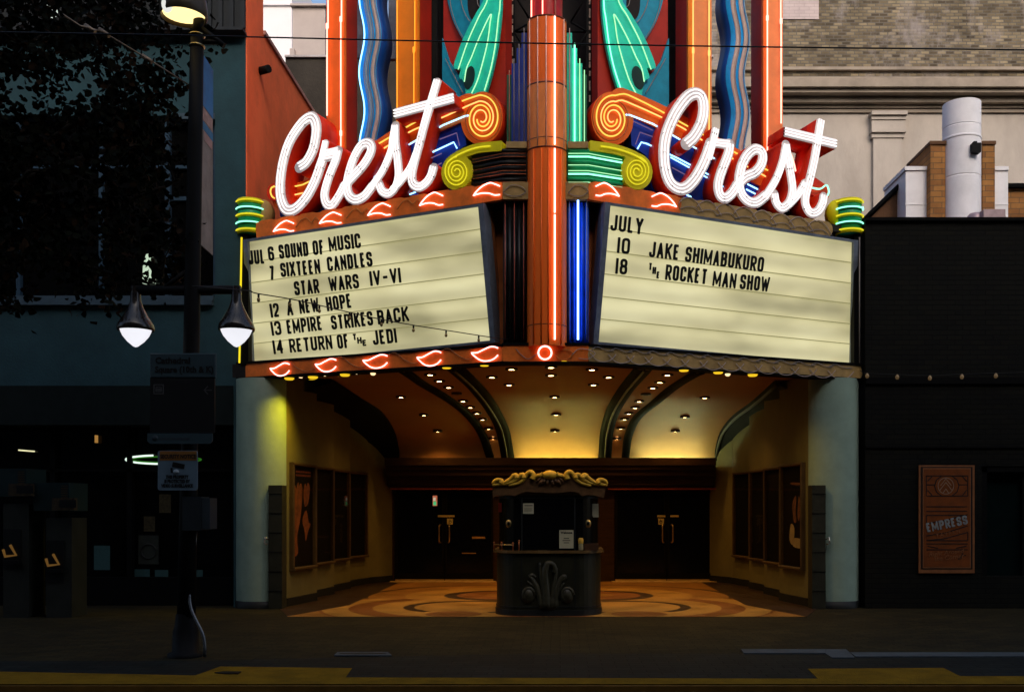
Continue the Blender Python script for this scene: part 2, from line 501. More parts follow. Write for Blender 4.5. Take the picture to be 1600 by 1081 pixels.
# pale kerb along the raised walk on the right
m = MB()
m.prism([(X_(1162, Yg(1022)), Yg(1022)), (X_(1290, Yg(1022)), Yg(1022)), (X_(1290, Yg(1016)), Yg(1016)), (X_(1158, Yg(1016)), Yg(1016))], .006, .02)
m.prism([(X_(1290, Yg(1022.3)), Yg(1022.3)), (X_(1300, Yg(1029)), Yg(1029)), (X_(1336, Yg(1029)), Yg(1029)), (X_(1322, Yg(1016)), Yg(1016)), (X_(1290.5, Yg(1016)), Yg(1016))], .006, .018)
m.prism([(X_(1337, Yg(1027.5)), Yg(1027.5)), (X_(1900, Yg(1027)), Yg(1027)), (X_(1900, Yg(1021)), Yg(1021)), (X_(1328, Yg(1021)), Yg(1021))], .006, .02)
tag(build(m, 'kerb', M['kerb_stone']), 'pale stone kerb along the raised walk beside dark pavers', 'kerb', kind='structure')
# covers
m = MB(); a, b = Yg(1025.5), Yg(1020.5)
m.prism([(X_(522, a), a), (X_(612, a), a), (X_(606, b), b), (X_(527, b), b)], .006, .02)
t = build(m, 'utility_cover', M['kerb_stone']); tag(t, 'long grey metal utility cover set in the dark paving', 'cover')
m = MB(); a, b = Yg(1022.6), Yg(1023.8); m.prism([(X_(530, b), b), (X_(604, b), b), (X_(601, a), a), (X_(532, a), a)], .0205, .023); build(m, 'slot', M['black_steel'], t)
m = MB(); a, b = Yg(1054.5), Yg(1051); m.prism([(X_(335, (a + b) / 2), (a + b) / 2), (X_(350, a), a), (X_(372, a), a), (X_(377, b), b), (X_(348, b), b)], .012, .02)
tag(build(m, 'drain_cover', M['black_steel']), 'small dark drain cover broken into yellow tactile strip', 'cover')

# ------------------------------------------------------------------ lobby floor (terrazzo swirls)
mf = bpy.data.materials.new('terrazzo'); mf.use_nodes = True
N, L = mf.node_tree.nodes, mf.node_tree.links; B = N['Principled BSDF']; B.inputs['Roughness'].default_value = .32
geo = N.new('ShaderNodeNewGeometry'); sx = N.new('ShaderNodeSeparateXYZ'); L.new(geo.outputs['Position'], sx.inputs[0])


def mth(op, a, b=None):
    n = N.new('ShaderNodeMath'); n.operation = op
    for i, q in enumerate((a, b)):
        if q is None: continue
        if isinstance(q, (int, float)): n.inputs[i].default_value = q
        else: L.new(q, n.inputs[i])
    return n.outputs[0]


ax_ = mth('ABSOLUTE', mth('SUBTRACT', sx.outputs['X'], CEN))


def rings(cx, cy, stops, ky=1.0):
    dx, dy = mth('SUBTRACT', ax_, cx), mth('MULTIPLY', mth('SUBTRACT', sx.outputs['Y'], cy), ky)
    d = mth('SQRT', mth('ADD', mth('POWER', dx, 2), mth('POWER', dy, 2)))
    r = N.new('ShaderNodeValToRGB'); r.color_ramp.interpolation = 'CONSTANT'
    L.new(mth('DIVIDE', d, 4.0), r.inputs[0])
    els = r.color_ramp.elements
    els[0].position = 0; els[0].color = stops[0][1]; els[1].position = stops[1][0] / 4; els[1].color = stops[1][1]
    for p, c in stops[2:]:
        e = els.new(p / 4); e.color = c
    return r.outputs[0], d


CREAM, DARK, BROWN, RUST = (.40, .21, .042, 1), (.03, .011, .004, 1), (.21, .075, .016, 1), (.31, .14, .028, 1)
ra, da = rings(1.35, 17.3, [(0, CREAM), (.5, CREAM), (.95, DARK), (1.13, CREAM), (1.65, BROWN), (2.05, CREAM), (2.5, BROWN), (2.56, RUST)])
rb, db = rings(.9, 19.6, [(0, RUST), (.35, BROWN), (.9, DARK), (1.15, CREAM), (1.9, RUST), (2.6, DARK), (2.75, RUST)])
rc, dc = rings(1.5, 16.1, [(0, BROWN), (.45, CREAM), (.6, CREAM)], 1.0)
sel = mth('LESS_THAN', da, db); sel2 = mth('LESS_THAN', dc, .6)
mx = N.new('ShaderNodeMix'); mx.data_type = 'RGBA'; L.new(sel, mx.inputs[0]); L.new(rb, mx.inputs['A']); L.new(ra, mx.inputs['B'])
mx3 = N.new('ShaderNodeMix'); mx3.data_type = 'RGBA'; L.new(sel2, mx3.inputs[0]); L.new(mx.outputs['Result'], mx3.inputs['A']); L.new(rc, mx3.inputs['B'])
edge = mth('GREATER_THAN', ax_, mth('ADD', 3.5, mth('MAXIMUM', 0.0, mth('MULTIPLY', mth('SUBTRACT', 17.6, sx.outputs['Y']), .32))))  # dark terrazzo border, with the shade along the walls painted in
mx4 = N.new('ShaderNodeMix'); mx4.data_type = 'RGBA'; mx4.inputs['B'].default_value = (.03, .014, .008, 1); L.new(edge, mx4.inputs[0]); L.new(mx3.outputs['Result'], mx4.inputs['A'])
vor = N.new('ShaderNodeTexVoronoi'); vor.inputs['Scale'].default_value = 70; L.new(geo.outputs['Position'], vor.inputs['Vector'])
nz = N.new('ShaderNodeTexNoise'); nz.inputs['Scale'].default_value = 1.6; nz.inputs['Detail'].default_value = 7; L.new(geo.outputs['Position'], nz.inputs['Vector'])
mr = N.new('ShaderNodeMapRange'); mr.inputs[1].default_value = .3; mr.inputs[2].default_value = .7; mr.inputs[3].default_value = .7; mr.inputs[4].default_value = 1.2; L.new(nz.outputs[0], mr.inputs[0])
mr2 = N.new('ShaderNodeMapRange'); mr2.inputs[3].default_value = .85; mr2.inputs[4].default_value = 1.1; L.new(vor.outputs['Color'], mr2.inputs[0])
mx2 = N.new('ShaderNodeMix'); mx2.data_type = 'RGBA'; mx2.blend_type = 'MULTIPLY'; mx2.inputs[0].default_value = 1
L.new(mx4.outputs['Result'], mx2.inputs['A']); L.new(mth('MULTIPLY', mr.outputs[0], mr2.outputs[0]), mx2.inputs['B']); L.new(mx2.outputs['Result'], B.inputs['Base Color'])
rr = N.new('ShaderNodeMapRange'); rr.inputs[3].default_value = .22; rr.inputs[4].default_value = .5; L.new(nz.outputs[0], rr.inputs[0]); L.new(rr.outputs[0], B.inputs['Roughness'])
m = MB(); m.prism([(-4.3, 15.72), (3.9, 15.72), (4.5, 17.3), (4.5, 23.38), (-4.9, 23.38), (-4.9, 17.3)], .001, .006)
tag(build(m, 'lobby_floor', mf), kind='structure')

# ------------------------------------------------------------------ buildings behind and beside
M['brick_old'] = brick('brick_old', (.27, .215, .135), (.075, .058, .04), (.13, .115, .095), .25, .095, .9, .016, 'XZ', .7, .45, .8, streak=((.33, .29, .275), (.55, 1, .35), .5))
M['stucco'] = mat('stucco', (.43, .38, .335), .85, var=.18, scale=.7, bump=.4, bscale=9, grime=.6, gcol=(.28, .23, .185), stretch=(1, 1, .45))
M['cornice_stone'] = mat('cornice_stone', (.30, .25, .20), .85, var=.25, scale=1.2, grime=.5, gcol=(.12, .1, .08))
M['pink_patch'] = brick('pink_patch', (.52, .43, .42), (.47, .38, .38), (.42, .35, .34), .30, .10, .8, .012, 'XZ', .4, .15)
M['white_metal'] = mat('white_metal', (.86, .85, .88), .5, var=.1, scale=2, grime=.25, gcol=(.6, .6, .62))
M['tan_brick'] = brick('tan_brick', (.40, .19, .06), (.25, .11, .04), (.14, .09, .05), .34, .11, .85, .008, 'XZ', .4, .3, 1.5)
M['brown_wall'] = mat('brown_wall', (.12, .06, .03), .8, var=.3, scale=2, bump=.3, bscale=15)
M['dark_brick'] = brick('dark_brick', (.0026, .0028, .0018), (.0055, .0052, .0026), (.001, .001, .001), .26, .085, .75, .01, 'XZ', .8, .4, 1.0)
M['left_wall'] = mat('left_wall', (.022, .058, .070), .85, var=.18, scale=1.5, bump=.2, bscale=25, grime=.35, gcol=(.012, .03, .036))
M['terracotta'] = mat('terracotta', (.92, .17, .055), .8, var=.2, scale=1.0, bump=.25, bscale=12, grime=.3, gcol=(.6, .10, .04))
M['grey_rib'] = mat('grey_rib', (.022, .026, .03), .7, var=.2, scale=3)
M['far_white'] = mat('far_white', (.75, .72, .76), .8, var=.05, scale=1)
M['far_grey'] = mat('far_grey', (.42, .36, .34), .8, var=.1, scale=1)
M['dark_glass'] = mat('dark_glass', (.0025, .0025, .0025), .12, var=.1, spec=.2)
M['black_trim'] = mat('black_trim', (.003, .003, .003), .7, var=.3, spec=.06)

# brick hall on the right, far back
Y = 30.0
t = thing('brick_hall', 'weathered old brick hall with stone cornice and pale stucco lower wall', 'building', at(1400, 700, Y))
m = MB(); m.box(X_(1085, Y), X_(2300, Y), Y, Y + 14, Z_(126, Y), Z_(-420, Y)); build(m, 'upper_wall', M['brick_old'], t)
m = MB(); m.box(X_(1085, Y), X_(2300, Y), Y - .02, Y + 14, -.4, Z_(172, Y)); build(m, 'lower_wall', M['stucco'], t)
m = MB()
for pya, pyb, d in ((107, 112, .12), (124, 128, .18), (128, 139, .34), (139, 152, .75), (152, 158, .62), (158, 167, .34), (167, 172, .16), (173, 178, .1)):
    m.box(X_(1080, Y), X_(2305, Y), Y - d, Y + .05, Z_(pyb, Y) + .003, Z_(pya, Y) - .003)
build(m, 'cornice', M['cornice_stone'], t)
m = MB(); m.box(X_(1362, Y), X_(1407, Y), Y - .16, Y, -.3, Z_(215, Y))
for pya, pyb, d in ((180, 186, .34), (186, 192, .26), (192, 206, .22), (206, 212, .28), (212, 219, .2)):
    m.box(X_(1362, Y) - d * .3, X_(1407, Y) + d * .3, Y - d, Y, Z_(pyb, Y) + .003, Z_(pya, Y) - .003)
build(m, 'pilaster', M['stucco'], t)
m = MB(); m.box(X_(1218, Y), X_(1279, Y), Y - .03, Y, Z_(31, Y), Z_(-60, Y)); build(m, 'painted_patch', M['pink_patch'], t)

# stepped rooftop tower of the neighbour
Y = 19.6
rt = thing('rooftop_tower', 'round white rooftop tower with brown brick piers and lower white blocks', 'tower', at(1500, 345, Y))
m = MB(); r = (X_(1531, Y) - X_(1474, Y)) / 2; c = Vector((X_(1502.5, Y), Y, 0))
prof = [(r, 6.0), (r, Z_(282, Y)), (r - .008, Z_(281, Y)), (r - .008, Z_(280, Y)), (r, Z_(279, Y)), (r, Z_(222, Y)), (r + .012, Z_(221, Y)), (r + .012, Z_(219, Y)), (r, Z_(218, Y)), (r, Z_(203, Y)), (r - .008, Z_(202, Y)), (r - .008, Z_(201.5, Y)), (r, Z_(201, Y)), (r, Z_(164, Y)), (.001, Z_(163, Y))]

for i_ in range(len(prof) - 1): m.lathe(c, prof[i_:i_ + 2], 40)
build(m, 'drum', M['white_metal'], rt)
for a, b, ty in ((1451, 1474, 229), (1532, 1551, 229)):
    m = MB(); m.box(X_(a, Y), X_(b, Y), Y - .1, Y + 1.2, 6.0, Z_(ty, Y)); p = build(m, 'brick_pier', M['tan_brick'], rt)
    m = MB(); m.box(X_(a - 1.5, Y), X_(b + 1, Y), Y - .13, Y + 1.2, Z_(ty, Y), Z_(ty - 5, Y)); build(m, 'cap', M['brown_wall'], p)
for a, b, ty in ((1418, 1451, 258), (1551, 1579, 258)):
    m = MB(); m.box(X_(a, Y), X_(b, Y) - .004, Y + .1, Y + 1.4, 6.0, Z_(ty + 6, Y)); m.box(X_(a - 2, Y), X_(b, Y) - .004, Y + .07, Y + 1.4, Z_(ty + 6, Y), Z_(ty, Y))
    m.box(X_(a - .6, Y), X_(b, Y) - .004, Y + .09, Y + .1, Z_(318, Y), Z_(316, Y)); build(m, 'side_block', M['white_metal'], rt)
m = MB(); m.box(X_(1504, Y), X_(1517, Y), Y - r - .12, Y - r + .06, Z_(251, Y), Z_(237, Y)); m.box(X_(1508, Y), X_(1513, Y), Y - r - .06, Y - r + .03, Z_(237, Y), Z_(233, Y)); build(m, 'floodlight', M['black_steel'], rt)
m = MB(); m.poly(vplane((0, Y + .6), (1, Y + .6)), [(X_(1330, Y + .6), 6), (X_(1418, Y + .6), 6), (X_(1418, Y + .6), Z_(281, Y + .6)), (X_(1414, Y + .6), Z_(281, Y + .6)), (X_(1330, Y + .6), Z_(365, Y + .6))], -.8, 0)
build(m, 'gable_wall', M['brown_wall'], rt)
pl = vplane((0, Y + .6), (1, Y + .6)); m = MB(); m.tube([pl.P(*pl.uv(1330, 363), .05), pl.P(*pl.uv(1415, 281), .05)], .05, 4); build(m, 'coping', M['black_trim'], rt)
m = MB(); m.box(X_(1580, Y), X_(1760, Y), Y + .3, Y + 1.6, 6, Z_(287, Y)); build(m, 'brick_wing', M['tan_brick'], rt)
m = MB(); m.box(X_(1578, Y), X_(1765, Y), Y + .2, Y + 1.6, Z_(287, Y), Z_(281, Y)); build(m, 'wing_coping', M['black_trim'], rt)
m = MB(); yy = 18.4
m.box(X_(1537, yy), X_(1571, yy), yy, yy + .6, 6.4, Z_(327, yy)); m.lathe((X_(1535, yy), yy + .3, 6.4), [(.17, 0), (.17, Z_(333, yy) - 6.4), (.12, Z_(327, yy) - 6.4), (.001, Z_(324, yy) - 6.4)], 16); m.lathe((X_(1573, yy), yy + .3, 6.4), [(.12, 0), (.12, Z_(333, yy) - 6.4), (.08, Z_(328, yy) - 6.4), (.001, Z_(325, yy) - 6.4)], 16)
tag(build(m, 'roof_vent', mat('vent_metal', (.4, .3, .32), .4, metal=.4)), 'low grey rooftop vent hood with rounded ends before the tower', 'vent')

# dark brick neighbour on the right
Y = 17.05
t = thing('brick_storefront', 'nearly black brick building right of the theatre with flat parapet', 'building', at(1470, 900, Y))
x0, x1 = X_(1352, Y), X_(2400, Y); wx0, wx1, wz0, wz1 = X_(1534, Y), X_(1800, Y), .55, Z_(728, Y)
m = MB(); m.box(x0, wx0, Y, Y + 10, -.3, Z_(346, Y)); m.box(wx0, wx1, Y, Y + 10, -.3, wz0); m.box(wx0, wx1, Y, Y + 10, wz1, Z_(346, Y)); m.box(wx1, x1, Y, Y + 10, -.3, Z_(346, Y))
build(m, 'wall', M['dark_brick'], t)
m = MB(); m.box(x0 - .02, x1, Y - .06, Y + 10, Z_(346, Y), Z_(341, Y)); m.box(x0, x1, Y - .05, Y, Z_(600, Y), Z_(590, Y)); m.box(x0, x1, Y - .03, Y, Z_(700, Y), Z_(697, Y)); build(m, 'parapet_trim', M['black_trim'], t)
m = MB(); m.box(wx0, wx1, Y + .2, Y + .25, wz0, wz1); w = build(m, 'window', mat('window_teal', (.003, .007, .007), .2, spec=.05), t)
m = MB(); m.box(wx0, wx0 + .1, Y + .02, Y + .2, wz0, wz1); m.box(wx0 + .74, wx0 + .8, Y + .1, Y + .2, wz0, wz1); m.box(wx0, wx1, Y + .02, Y + .2, wz1 - .1, wz1 - .004); build(m, 'frame', M['black_trim'], w)
m = MB(); pl = vplane((0, Y), (1, Y))
m.obox(pl, X_(1544, Y), X_(1567, Y), Z_(790, Y), Z_(732, Y), -.36, -.355); build(m, 'poster_sheet', mat('teal_sheet', (.004, .013, .013), .8), w)

# poster on the dark wall
t = thing('wall_poster', 'rust orange framed tavern poster reading EMPRESS on dark brick wall', 'poster', at(1480, 893, Y))
P0 = vplane((0, Y - .01), (1, Y - .01)); px = lambda u, v: P0.uv(1420 + u / 5.41, 710 + v / 5.41)
PO = mat('poster_orange', (.14, .034, .004), .8, var=.3, scale=6); PD = mat('poster_dark', (.012, .006, .004), .7); PB = mat('poster_blue', (.19, .20, .19), .7, var=.3, scale=20); PF = mat('poster_line', (.20, .075, .025), .6)
a, b = px(80, 1000), px(550, 90); m = MB()
m.obox(P0, a[0], b[0], a[1], b[1], 0, .03); fr = build(m, 'frame', PF, t)
a, b = px(96, 968), px(532, 104); m = MB(); m.obox(P0, a[0], b[0], a[1], b[1], .03, .034); build(m, 'mat_border', PD, t)
a, b = px(112, 957), px(516, 114); m = MB(); m.obox(P0, a[0], b[0], a[1], b[1], .034, .038); build(m, 'border_line', PF, t)
a, b = px(120, 947), px(508, 124); m = MB(); m.obox(P0, a[0], b[0], a[1], b[1], .038, .042); sheet = build(m, 'sheet', PO, t)
m = MB(); hl = lambda q, w=.008: m.sdf(P0, [([px(*p) for p in q], w, True)], .042, .046, .006)
for q in ([(140, 180), (490, 180)], [(140, 350), (490, 350)], [(140, 180), (140, 350)], [(490, 180), (490, 350)], [(140, 255), (210, 255)], [(415, 255), (490, 255)],
          [(270, 180), (225, 215), (210, 265), (225, 315), (270, 350)], [(355, 180), (400, 215), (415, 265), (400, 315), (355, 350)], [(150, 300), (190, 345)], [(480, 300), (445, 345)], [(150, 225), (190, 185)], [(480, 225), (445, 185)],
          [(140, 440), (485, 440)], [(140, 478), (485, 478)], [(140, 512), (485, 512)], [(140, 583), (300, 555), (490, 505)], [(140, 685), (300, 660), (490, 600)], [(140, 515), (140, 583)], [(140, 722), (280, 712), (490, 655)], [(490, 655), (490, 722)], [(140, 725), (490, 725)],
          [(140, 752), (490, 752)], [(140, 802), (490, 802)], [(150, 770), (240, 790)], [(480, 770), (390, 790)], [(410, 885), (440, 850), (475, 850)], [(430, 880), (450, 830)]): hl(q)
build(m, 'line_art', PD, t)
m = MB(); cir = [px(305 + 66 * math.cos(k * .2618), 265 + 68 * math.sin(k * .2618)) for k in range(24)]
m.sdf(P0, [(cir, .006, False, True), ([px(255, 300), px(305, 235), px(355, 300)], .006, False), ([px(262, 260), px(305, 205), px(350, 260)], .006, False), ([px(280, 325), px(305, 290), px(330, 325)], .006, False)], .042, .046, .005); build(m, 'crest_emblem', mat('poster_pale', (.2, .13, .08), .7), t)
# ------------------------------------------------------------------ lettering
G = {'A': [[(0, 0), (.5, 1), (1, 0)], [(.2, .28), (.8, .28)]], 'E': [[(1, 1), (0, 1), (0, 0), (1, 0)], [(0, .52), (.85, .52)]], 'F': [[(1, 1), (0, 1), (0, 0)], [(0, .52), (.85, .52)]],
     'H': [[(0, 0), (0, 1)], [(1, 0), (1, 1)], [(0, .52), (1, .52)]], 'I': [[(.5, 0), (.5, 1)]], 'K': [[(0, 0), (0, 1)], [(1, 1), (.05, .4)], [(.35, .6), (1, 0)]], 'L': [[(0, 1), (0, 0), (1, 0)]],
     'M': [[(0, 0), (0, 1), (.5, .15), (1, 1), (1, 0)]], 'N': [[(0, 0), (0, 1), (1, 0), (1, 1)]], 'T': [[(.5, 0), (.5, 1)], [(-.08, 1), (1.08, 1)]], 'V': [[(0, 1), (.5, 0), (1, 1)]],
     'W': [[(0, 1), (.25, 0), (.5, .85), (.75, 0), (1, 1)]], 'X': [[(0, 0), (1, 1)], [(0, 1), (1, 0)]], 'Y': [[(0, 1), (.5, .45), (1, 1)], [(.5, .45), (.5, 0)]], '1': [[(.5, 0), (.5, 1)]],
     '4': [[(.75, 0), (.75, 1), (-.02, .27), (1.1, .27)]], '7': [[(0, 1), (1, 1), (.35, 0)]], '-': [[(0, .48), (1, .48)]]}
GR = {'B': [[(0, 0), (0, 1), (.95, 1), (.95, .53), (.1, .53)], [(.1, .53), (1, .53), (1, 0), (0, 0)]], 'C': [[(1, .68), (1, 1), (0, 1), (0, 0), (1, 0), (1, .32)]], 'D': [[(0, 0), (.02, 1), (1, 1), (1, 0), (0, 0)]],
      'J': [[(1, 1), (1, 0), (0, 0), (0, .3)]], 'P': [[(0, 1), (1, 1), (1, .46), (0, .46)]], 'R': [[(0, 1), (1, 1), (1, .48), (0, .48)]], 'S': [[(1, .7), (1, 1), (0, 1), (0, .53), (1, .5), (1, 0), (0, 0), (0, .3)]],
      'U': [[(0, 1), (0, 0), (1, 0), (1, 1)]], '2': [[(0, .7), (0, 1), (1, 1), (1, .58), (.05, .12)], [(0, .06), (0, 0), (1, 0)]], '3': [[(0, .72), (0, 1), (1, 1), (1, .53), (.4, .53)], [(.4, .53), (1, .53), (1, 0), (0, 0), (0, .28)]],
      '6': [[(1, .72), (1, 1), (0, 1), (0, 0), (1, 0), (1, .56), (.05, .56)]]}
GX = {'P': [[(0, 0), (0, 1)]], 'R': [[(0, 0), (0, 1)], [(.45, .48), (1, 0)]], 'D': [[(0, 0), (0, 1)]], 'B': [[(0, 0), (0, 1)]]}
GC = {'O': [[(0, 0), (1, 0), (1, 1), (0, 1)]], '0': [[(0, 0), (1, 0), (1, 1), (0, 1)]], '8': [[(.04, .53), (.96, .53), (.96, 1), (.04, 1)], [(0, 0), (1, 0), (1, .53), (0, .53)]]}
GW = {'I': .3, '1': .3, 'M': 1.3, 'W': 1.45, '-': .95, 'J': .9, 'L': .85, 'E': .88, 'F': .85}


def glyph(ch, x, y, w, h, th, ang=None):
    th = th * (.74 if ch in 'MW' else .8 if ch == 'N' else .9 if ch in 'AKXVR' else 1)
    r = th / 2; f = lambda p: (x + r + p[0] * (w - th), y + r + p[1] * (h - th)); out = []
    if ch in 'I1': f = lambda p: (x + w / 2, y + r * 0 + p[1] * h)
    def ends(st):                                    # run open ends at the top and foot out to the full height
        q = [Vector(f(p)) for p in st]
        if ch in 'I1': return q
        for i, j in ((0, 1), (-1, -2)):
            d = (q[i] - q[j]).normalized()
            if st[i][1] in (0, 1) and abs(d.y) > .5: q[i] = q[i] + d * r
        return q
    for st in G.get(ch, []) + GX.get(ch, []): out.append((ends(st), r, True))
    for st in GR.get(ch, []): out.append((rounded(ends(st), h * .17), r, True))
    for st in GC.get(ch, []): out.append((rounded([f(p) for p in st], h * .17, True), r, False, True))
    return out


def set_word(pl, word, p0, p1, h, th, off, parent, material, depth=.012, name='letter', res=None):
    "hang a word letter by letter between two points of a plane, each letter its own mesh"
    a, b = Vector(p0), Vector(p1); L_ = (b - a).length; d = (b - a).normalized()
    ws = [GW.get(c, 1.0) for c in word]; gap = .24; tot = sum(ws) + gap * (len(ws) - 1); k = L_ / tot
    q = Plane(pl.P(a.x, a.y), pl.s * d.x + pl.t * d.y, pl.t * d.x - pl.s * d.y); x = 0; out = []
    for c, w in zip(word, ws):
        m = MB(); m.sdf(q, glyph(c, x, 0, w * k, h, th), off, off + depth, res or h / 26)
        out.append(build(m, name, material, parent)); x += (w + gap) * k
    return out


def text(pl, s, a, b, size, off, mats, parent, name='lettering', sx=1.0, ang=0.0, bold=0.0, align='LEFT', shear=0.0, th=.003):
    "a line of plain lettering as a thin mesh; (a,b) = start of the baseline on the plane"
    cu = bpy.data.curves.new('t', 'FONT'); cu.body = s; cu.size = size; cu.offset = bold; cu.align_x = align; cu.shear = shear; cu.resolution_u = 2; cu.extrude = th / 2
    ob = bpy.data.objects.new('t', cu); C.objects.link(ob)
    dg = bpy.context.evaluated_depsgraph_get(); dg.update(); me = bpy.data.meshes.new_from_object(ob.evaluated_get(dg))
    ca, sa = math.cos(ang), math.sin(ang); mb = MB(); vs = []
    for v in me.vertices:
        x, y = v.co.x * sx, v.co.y; vs.append(pl.P(a + x * ca - y * sa, b + x * sa + y * ca, off + v.co.z + th / 2))
    mb.add(vs, [tuple(p.vertices) for p in me.polygons])
    bpy.data.objects.remove(ob); bpy.data.meshes.remove(me); bpy.data.curves.remove(cu)
    return build(mb, name, mats, parent)


set_word(P0, 'EMPRESS', px(148, 655), px(492, 585), .155, .032, .046, t, PB, .006)
p = px(225, 700); text(P0, 'T A V E R N', p[0], p[1], .085, .046, PF, t, ang=.2, sx=.95)
p = px(160, 862); text(P0, 'Right Around', p[0], p[1], .11, .046, PF, t, ang=.12, shear=.3)
p = px(205, 900); text(P0, 'the Corner', p[0], p[1], .11, .046, PF, t, ang=.12, shear=.3)

# ------------------------------------------------------------------ left neighbour
Y = 17.2
t = thing('corner_building', 'teal grey two storey building left of the theatre with terracotta side wall', 'building', at(200, 900, Y))
XR = -5.43
pl = vplane((0, Y), (1, Y))
zs = [3.83, Z_(480, Y), Z_(462, Y), Z_(181, Y), Z_(55, Y), 13.5]
m = MB()
m.box(-18, XR, Y, Y + .3, zs[0], zs[2]); m.box(-18, XR, Y, Y + .3, zs[3], zs[5]); m.box(X_(336, Y), XR, Y, Y + .3, zs[2], zs[3]); m.box(X_(374, Y) - .1, XR, Y, Y + .3, -.3, zs[0])
m.box(-18, X_(-220, Y), Y, Y + .3, zs[2], zs[3])
build(m, 'front_wall', M['left_wall'], t)
m = MB(); zt = 10.35; m.box(XR, XR + .02, Y + .01, Y + 5.2, -.3, zt); m.box(XR - .25, XR, Y + .3, Y + 5.2, -.3, zt); m.box(XR - .25, XR + .02, Y + .0, Y + .95, zt, 13.5)
sw = build(m, 'side_wall', M['terracotta'], t)
m = MB(); m.box(XR - .3, XR + .06, Y + .96, Y + 5.25, zt, zt + .07); build(m, 'coping', mat('coping_pink', (.4, .2, .16), .6), sw)
m = MB(); m.tube([(XR, Y + .75, Z_(82, Y)), (XR + .22, Y + .62, Z_(83, Y))], .07, 10); build(m, 'wall_light', M['black_steel'], t)
m = MB(); x = -18.0
while x < XR + .0:
    m.box(x, x + .07, Y - .2, Y - .13, Z_(52, Y), 13.5); x += .19
m.box(-18, XR, Y - .13, Y - .001, Z_(52, Y), 13.5); m.box(-18, XR + .02, Y - .24, Y - .001, Z_(57, Y), Z_(52.5, Y)); build(m, 'ribbed_parapet', M['grey_rib'], t)
wf = mat('window_blue', (.018, .045, .075), .6, var=.2)
m = MB(); m.box(-17, X_(336, Y), Y + .18, Y + .2, zs[2], zs[3]); w = build(m, 'window', M['dark_glass'], t)
m = MB()
for a, b in ((330, 336), (254, 262), (150, 156), (20, 27), (-120, -112)): m.box(X_(a, Y), X_(b, Y), Y + .1, Y + .18, zs[2], zs[3])
m.box(-17, X_(330, Y), Y + .11, Y + .17, Z_(260, Y), Z_(255, Y)); m.box(X_(262, Y), X_(290, Y), Y + .11, Y + .17, Z_(310, Y), Z_(304, Y)); m.box(X_(262, Y), X_(290, Y), Y + .11, Y + .17, Z_(412, Y), Z_(404, Y))
m.box(-17, X_(336, Y), Y + .1, Y + .18, Z_(185, Y), Z_(181, Y) - .003); build(m, 'frame', wf, w)
m = MB(); m.box(-17, X_(334, Y), Y - .1, Y - .003, Z_(478, Y), Z_(470, Y)); m.box(-17, X_(335, Y), Y - .06, Y - .003, Z_(470, Y), Z_(463, Y)); m.box(X_(275, Y), X_(336, Y), Y - .03, Y - .003, Z_(187, Y), Z_(178, Y)); build(m, 'sill', mat('sill_blue', (.045, .075, .10), .7, var=.2), w)
# shopfront
m = MB(); m.box(-18, X_(374, Y) - .1, Y + .5, Y + .52, .5, zs[0]); g = build(m, 'shop_window', M['dark_glass'], t)
m = MB(); m.box(-18, X_(374, Y) - .1, Y - .02, Y + .5, zs[0] - .68, zs[0] - .004); build(m, 'fascia', mat('fascia', (.008, .012, .012), .8, spec=.08), t)
m = MB(); m.box(-18, X_(374, Y) - .1, Y + .35, Y + .5, 0, .5)
for a in (-120, 60, 183, 350): m.box(X_(a, Y), X_(a + 8, Y), Y + .38, Y + .5, .5, zs[0] - .68)
m.box(-18, X_(374, Y) - .1, Y + .38, Y + .5, Z_(735, Y), Z_(731, Y)); build(m, 'shop_frame', M['black_trim'], g)
m = MB(); m.box(-18, X_(374, Y) - .1, Y + .53, Y + 5.1, -.3, 10.2); build(m, 'interior_core', M['black_trim'], t)
PAP = mat('teal_paper', (.03, .075, .075), .8, var=.15)
pf = vplane((0, Y + .5), (1, Y + .5))
for a, b, c_, d in ((147, 172, 852, 890), (205, 234, 889, 940), (242, 263, 890, 940), (296, 317, 890, 941)):
    m = MB(); u0, u1 = pf.uv(a, d), pf.uv(b, c_); m.obox(pf, u0[0], u1[0], u0[1], u1[1], .002, .006); build(m, 'paper_notice', PAP, g)
m = MB(); u0, u1 = pf.uv(217, 881), pf.uv(248, 836); m.obox(pf, u0[0], u1[0], u0[1], u1[1], .002, .02); wm = build(m, 'round_door_display', mat('display_grey', (.025, .028, .022), .6), g)
m = MB(); c0 = pf.uv(233, 861); m.tube([pf.P(c0[0] + .13 * math.cos(k * .4488), c0[1] + .13 * math.sin(k * .4488), .025) for k in range(14)], .014, 6, True); build(m, 'ring', mat('ring_dark', (.02, .02, .018), .5), wm)
m = MB(); u0, u1 = pf.uv(249, 801), pf.uv(267, 772); m.obox(pf, u0[0], u1[0], u0[1], u1[1], .002, .012); u0 = pf.uv(225, 830); m.obox(pf, u0[0], u0[0] + .2, u0[1], u0[1] + .27, .002, .012); build(m, 'sticker', mat('sticker_brown', (.04, .03, .012), .7, var=.8, scale=20), g)
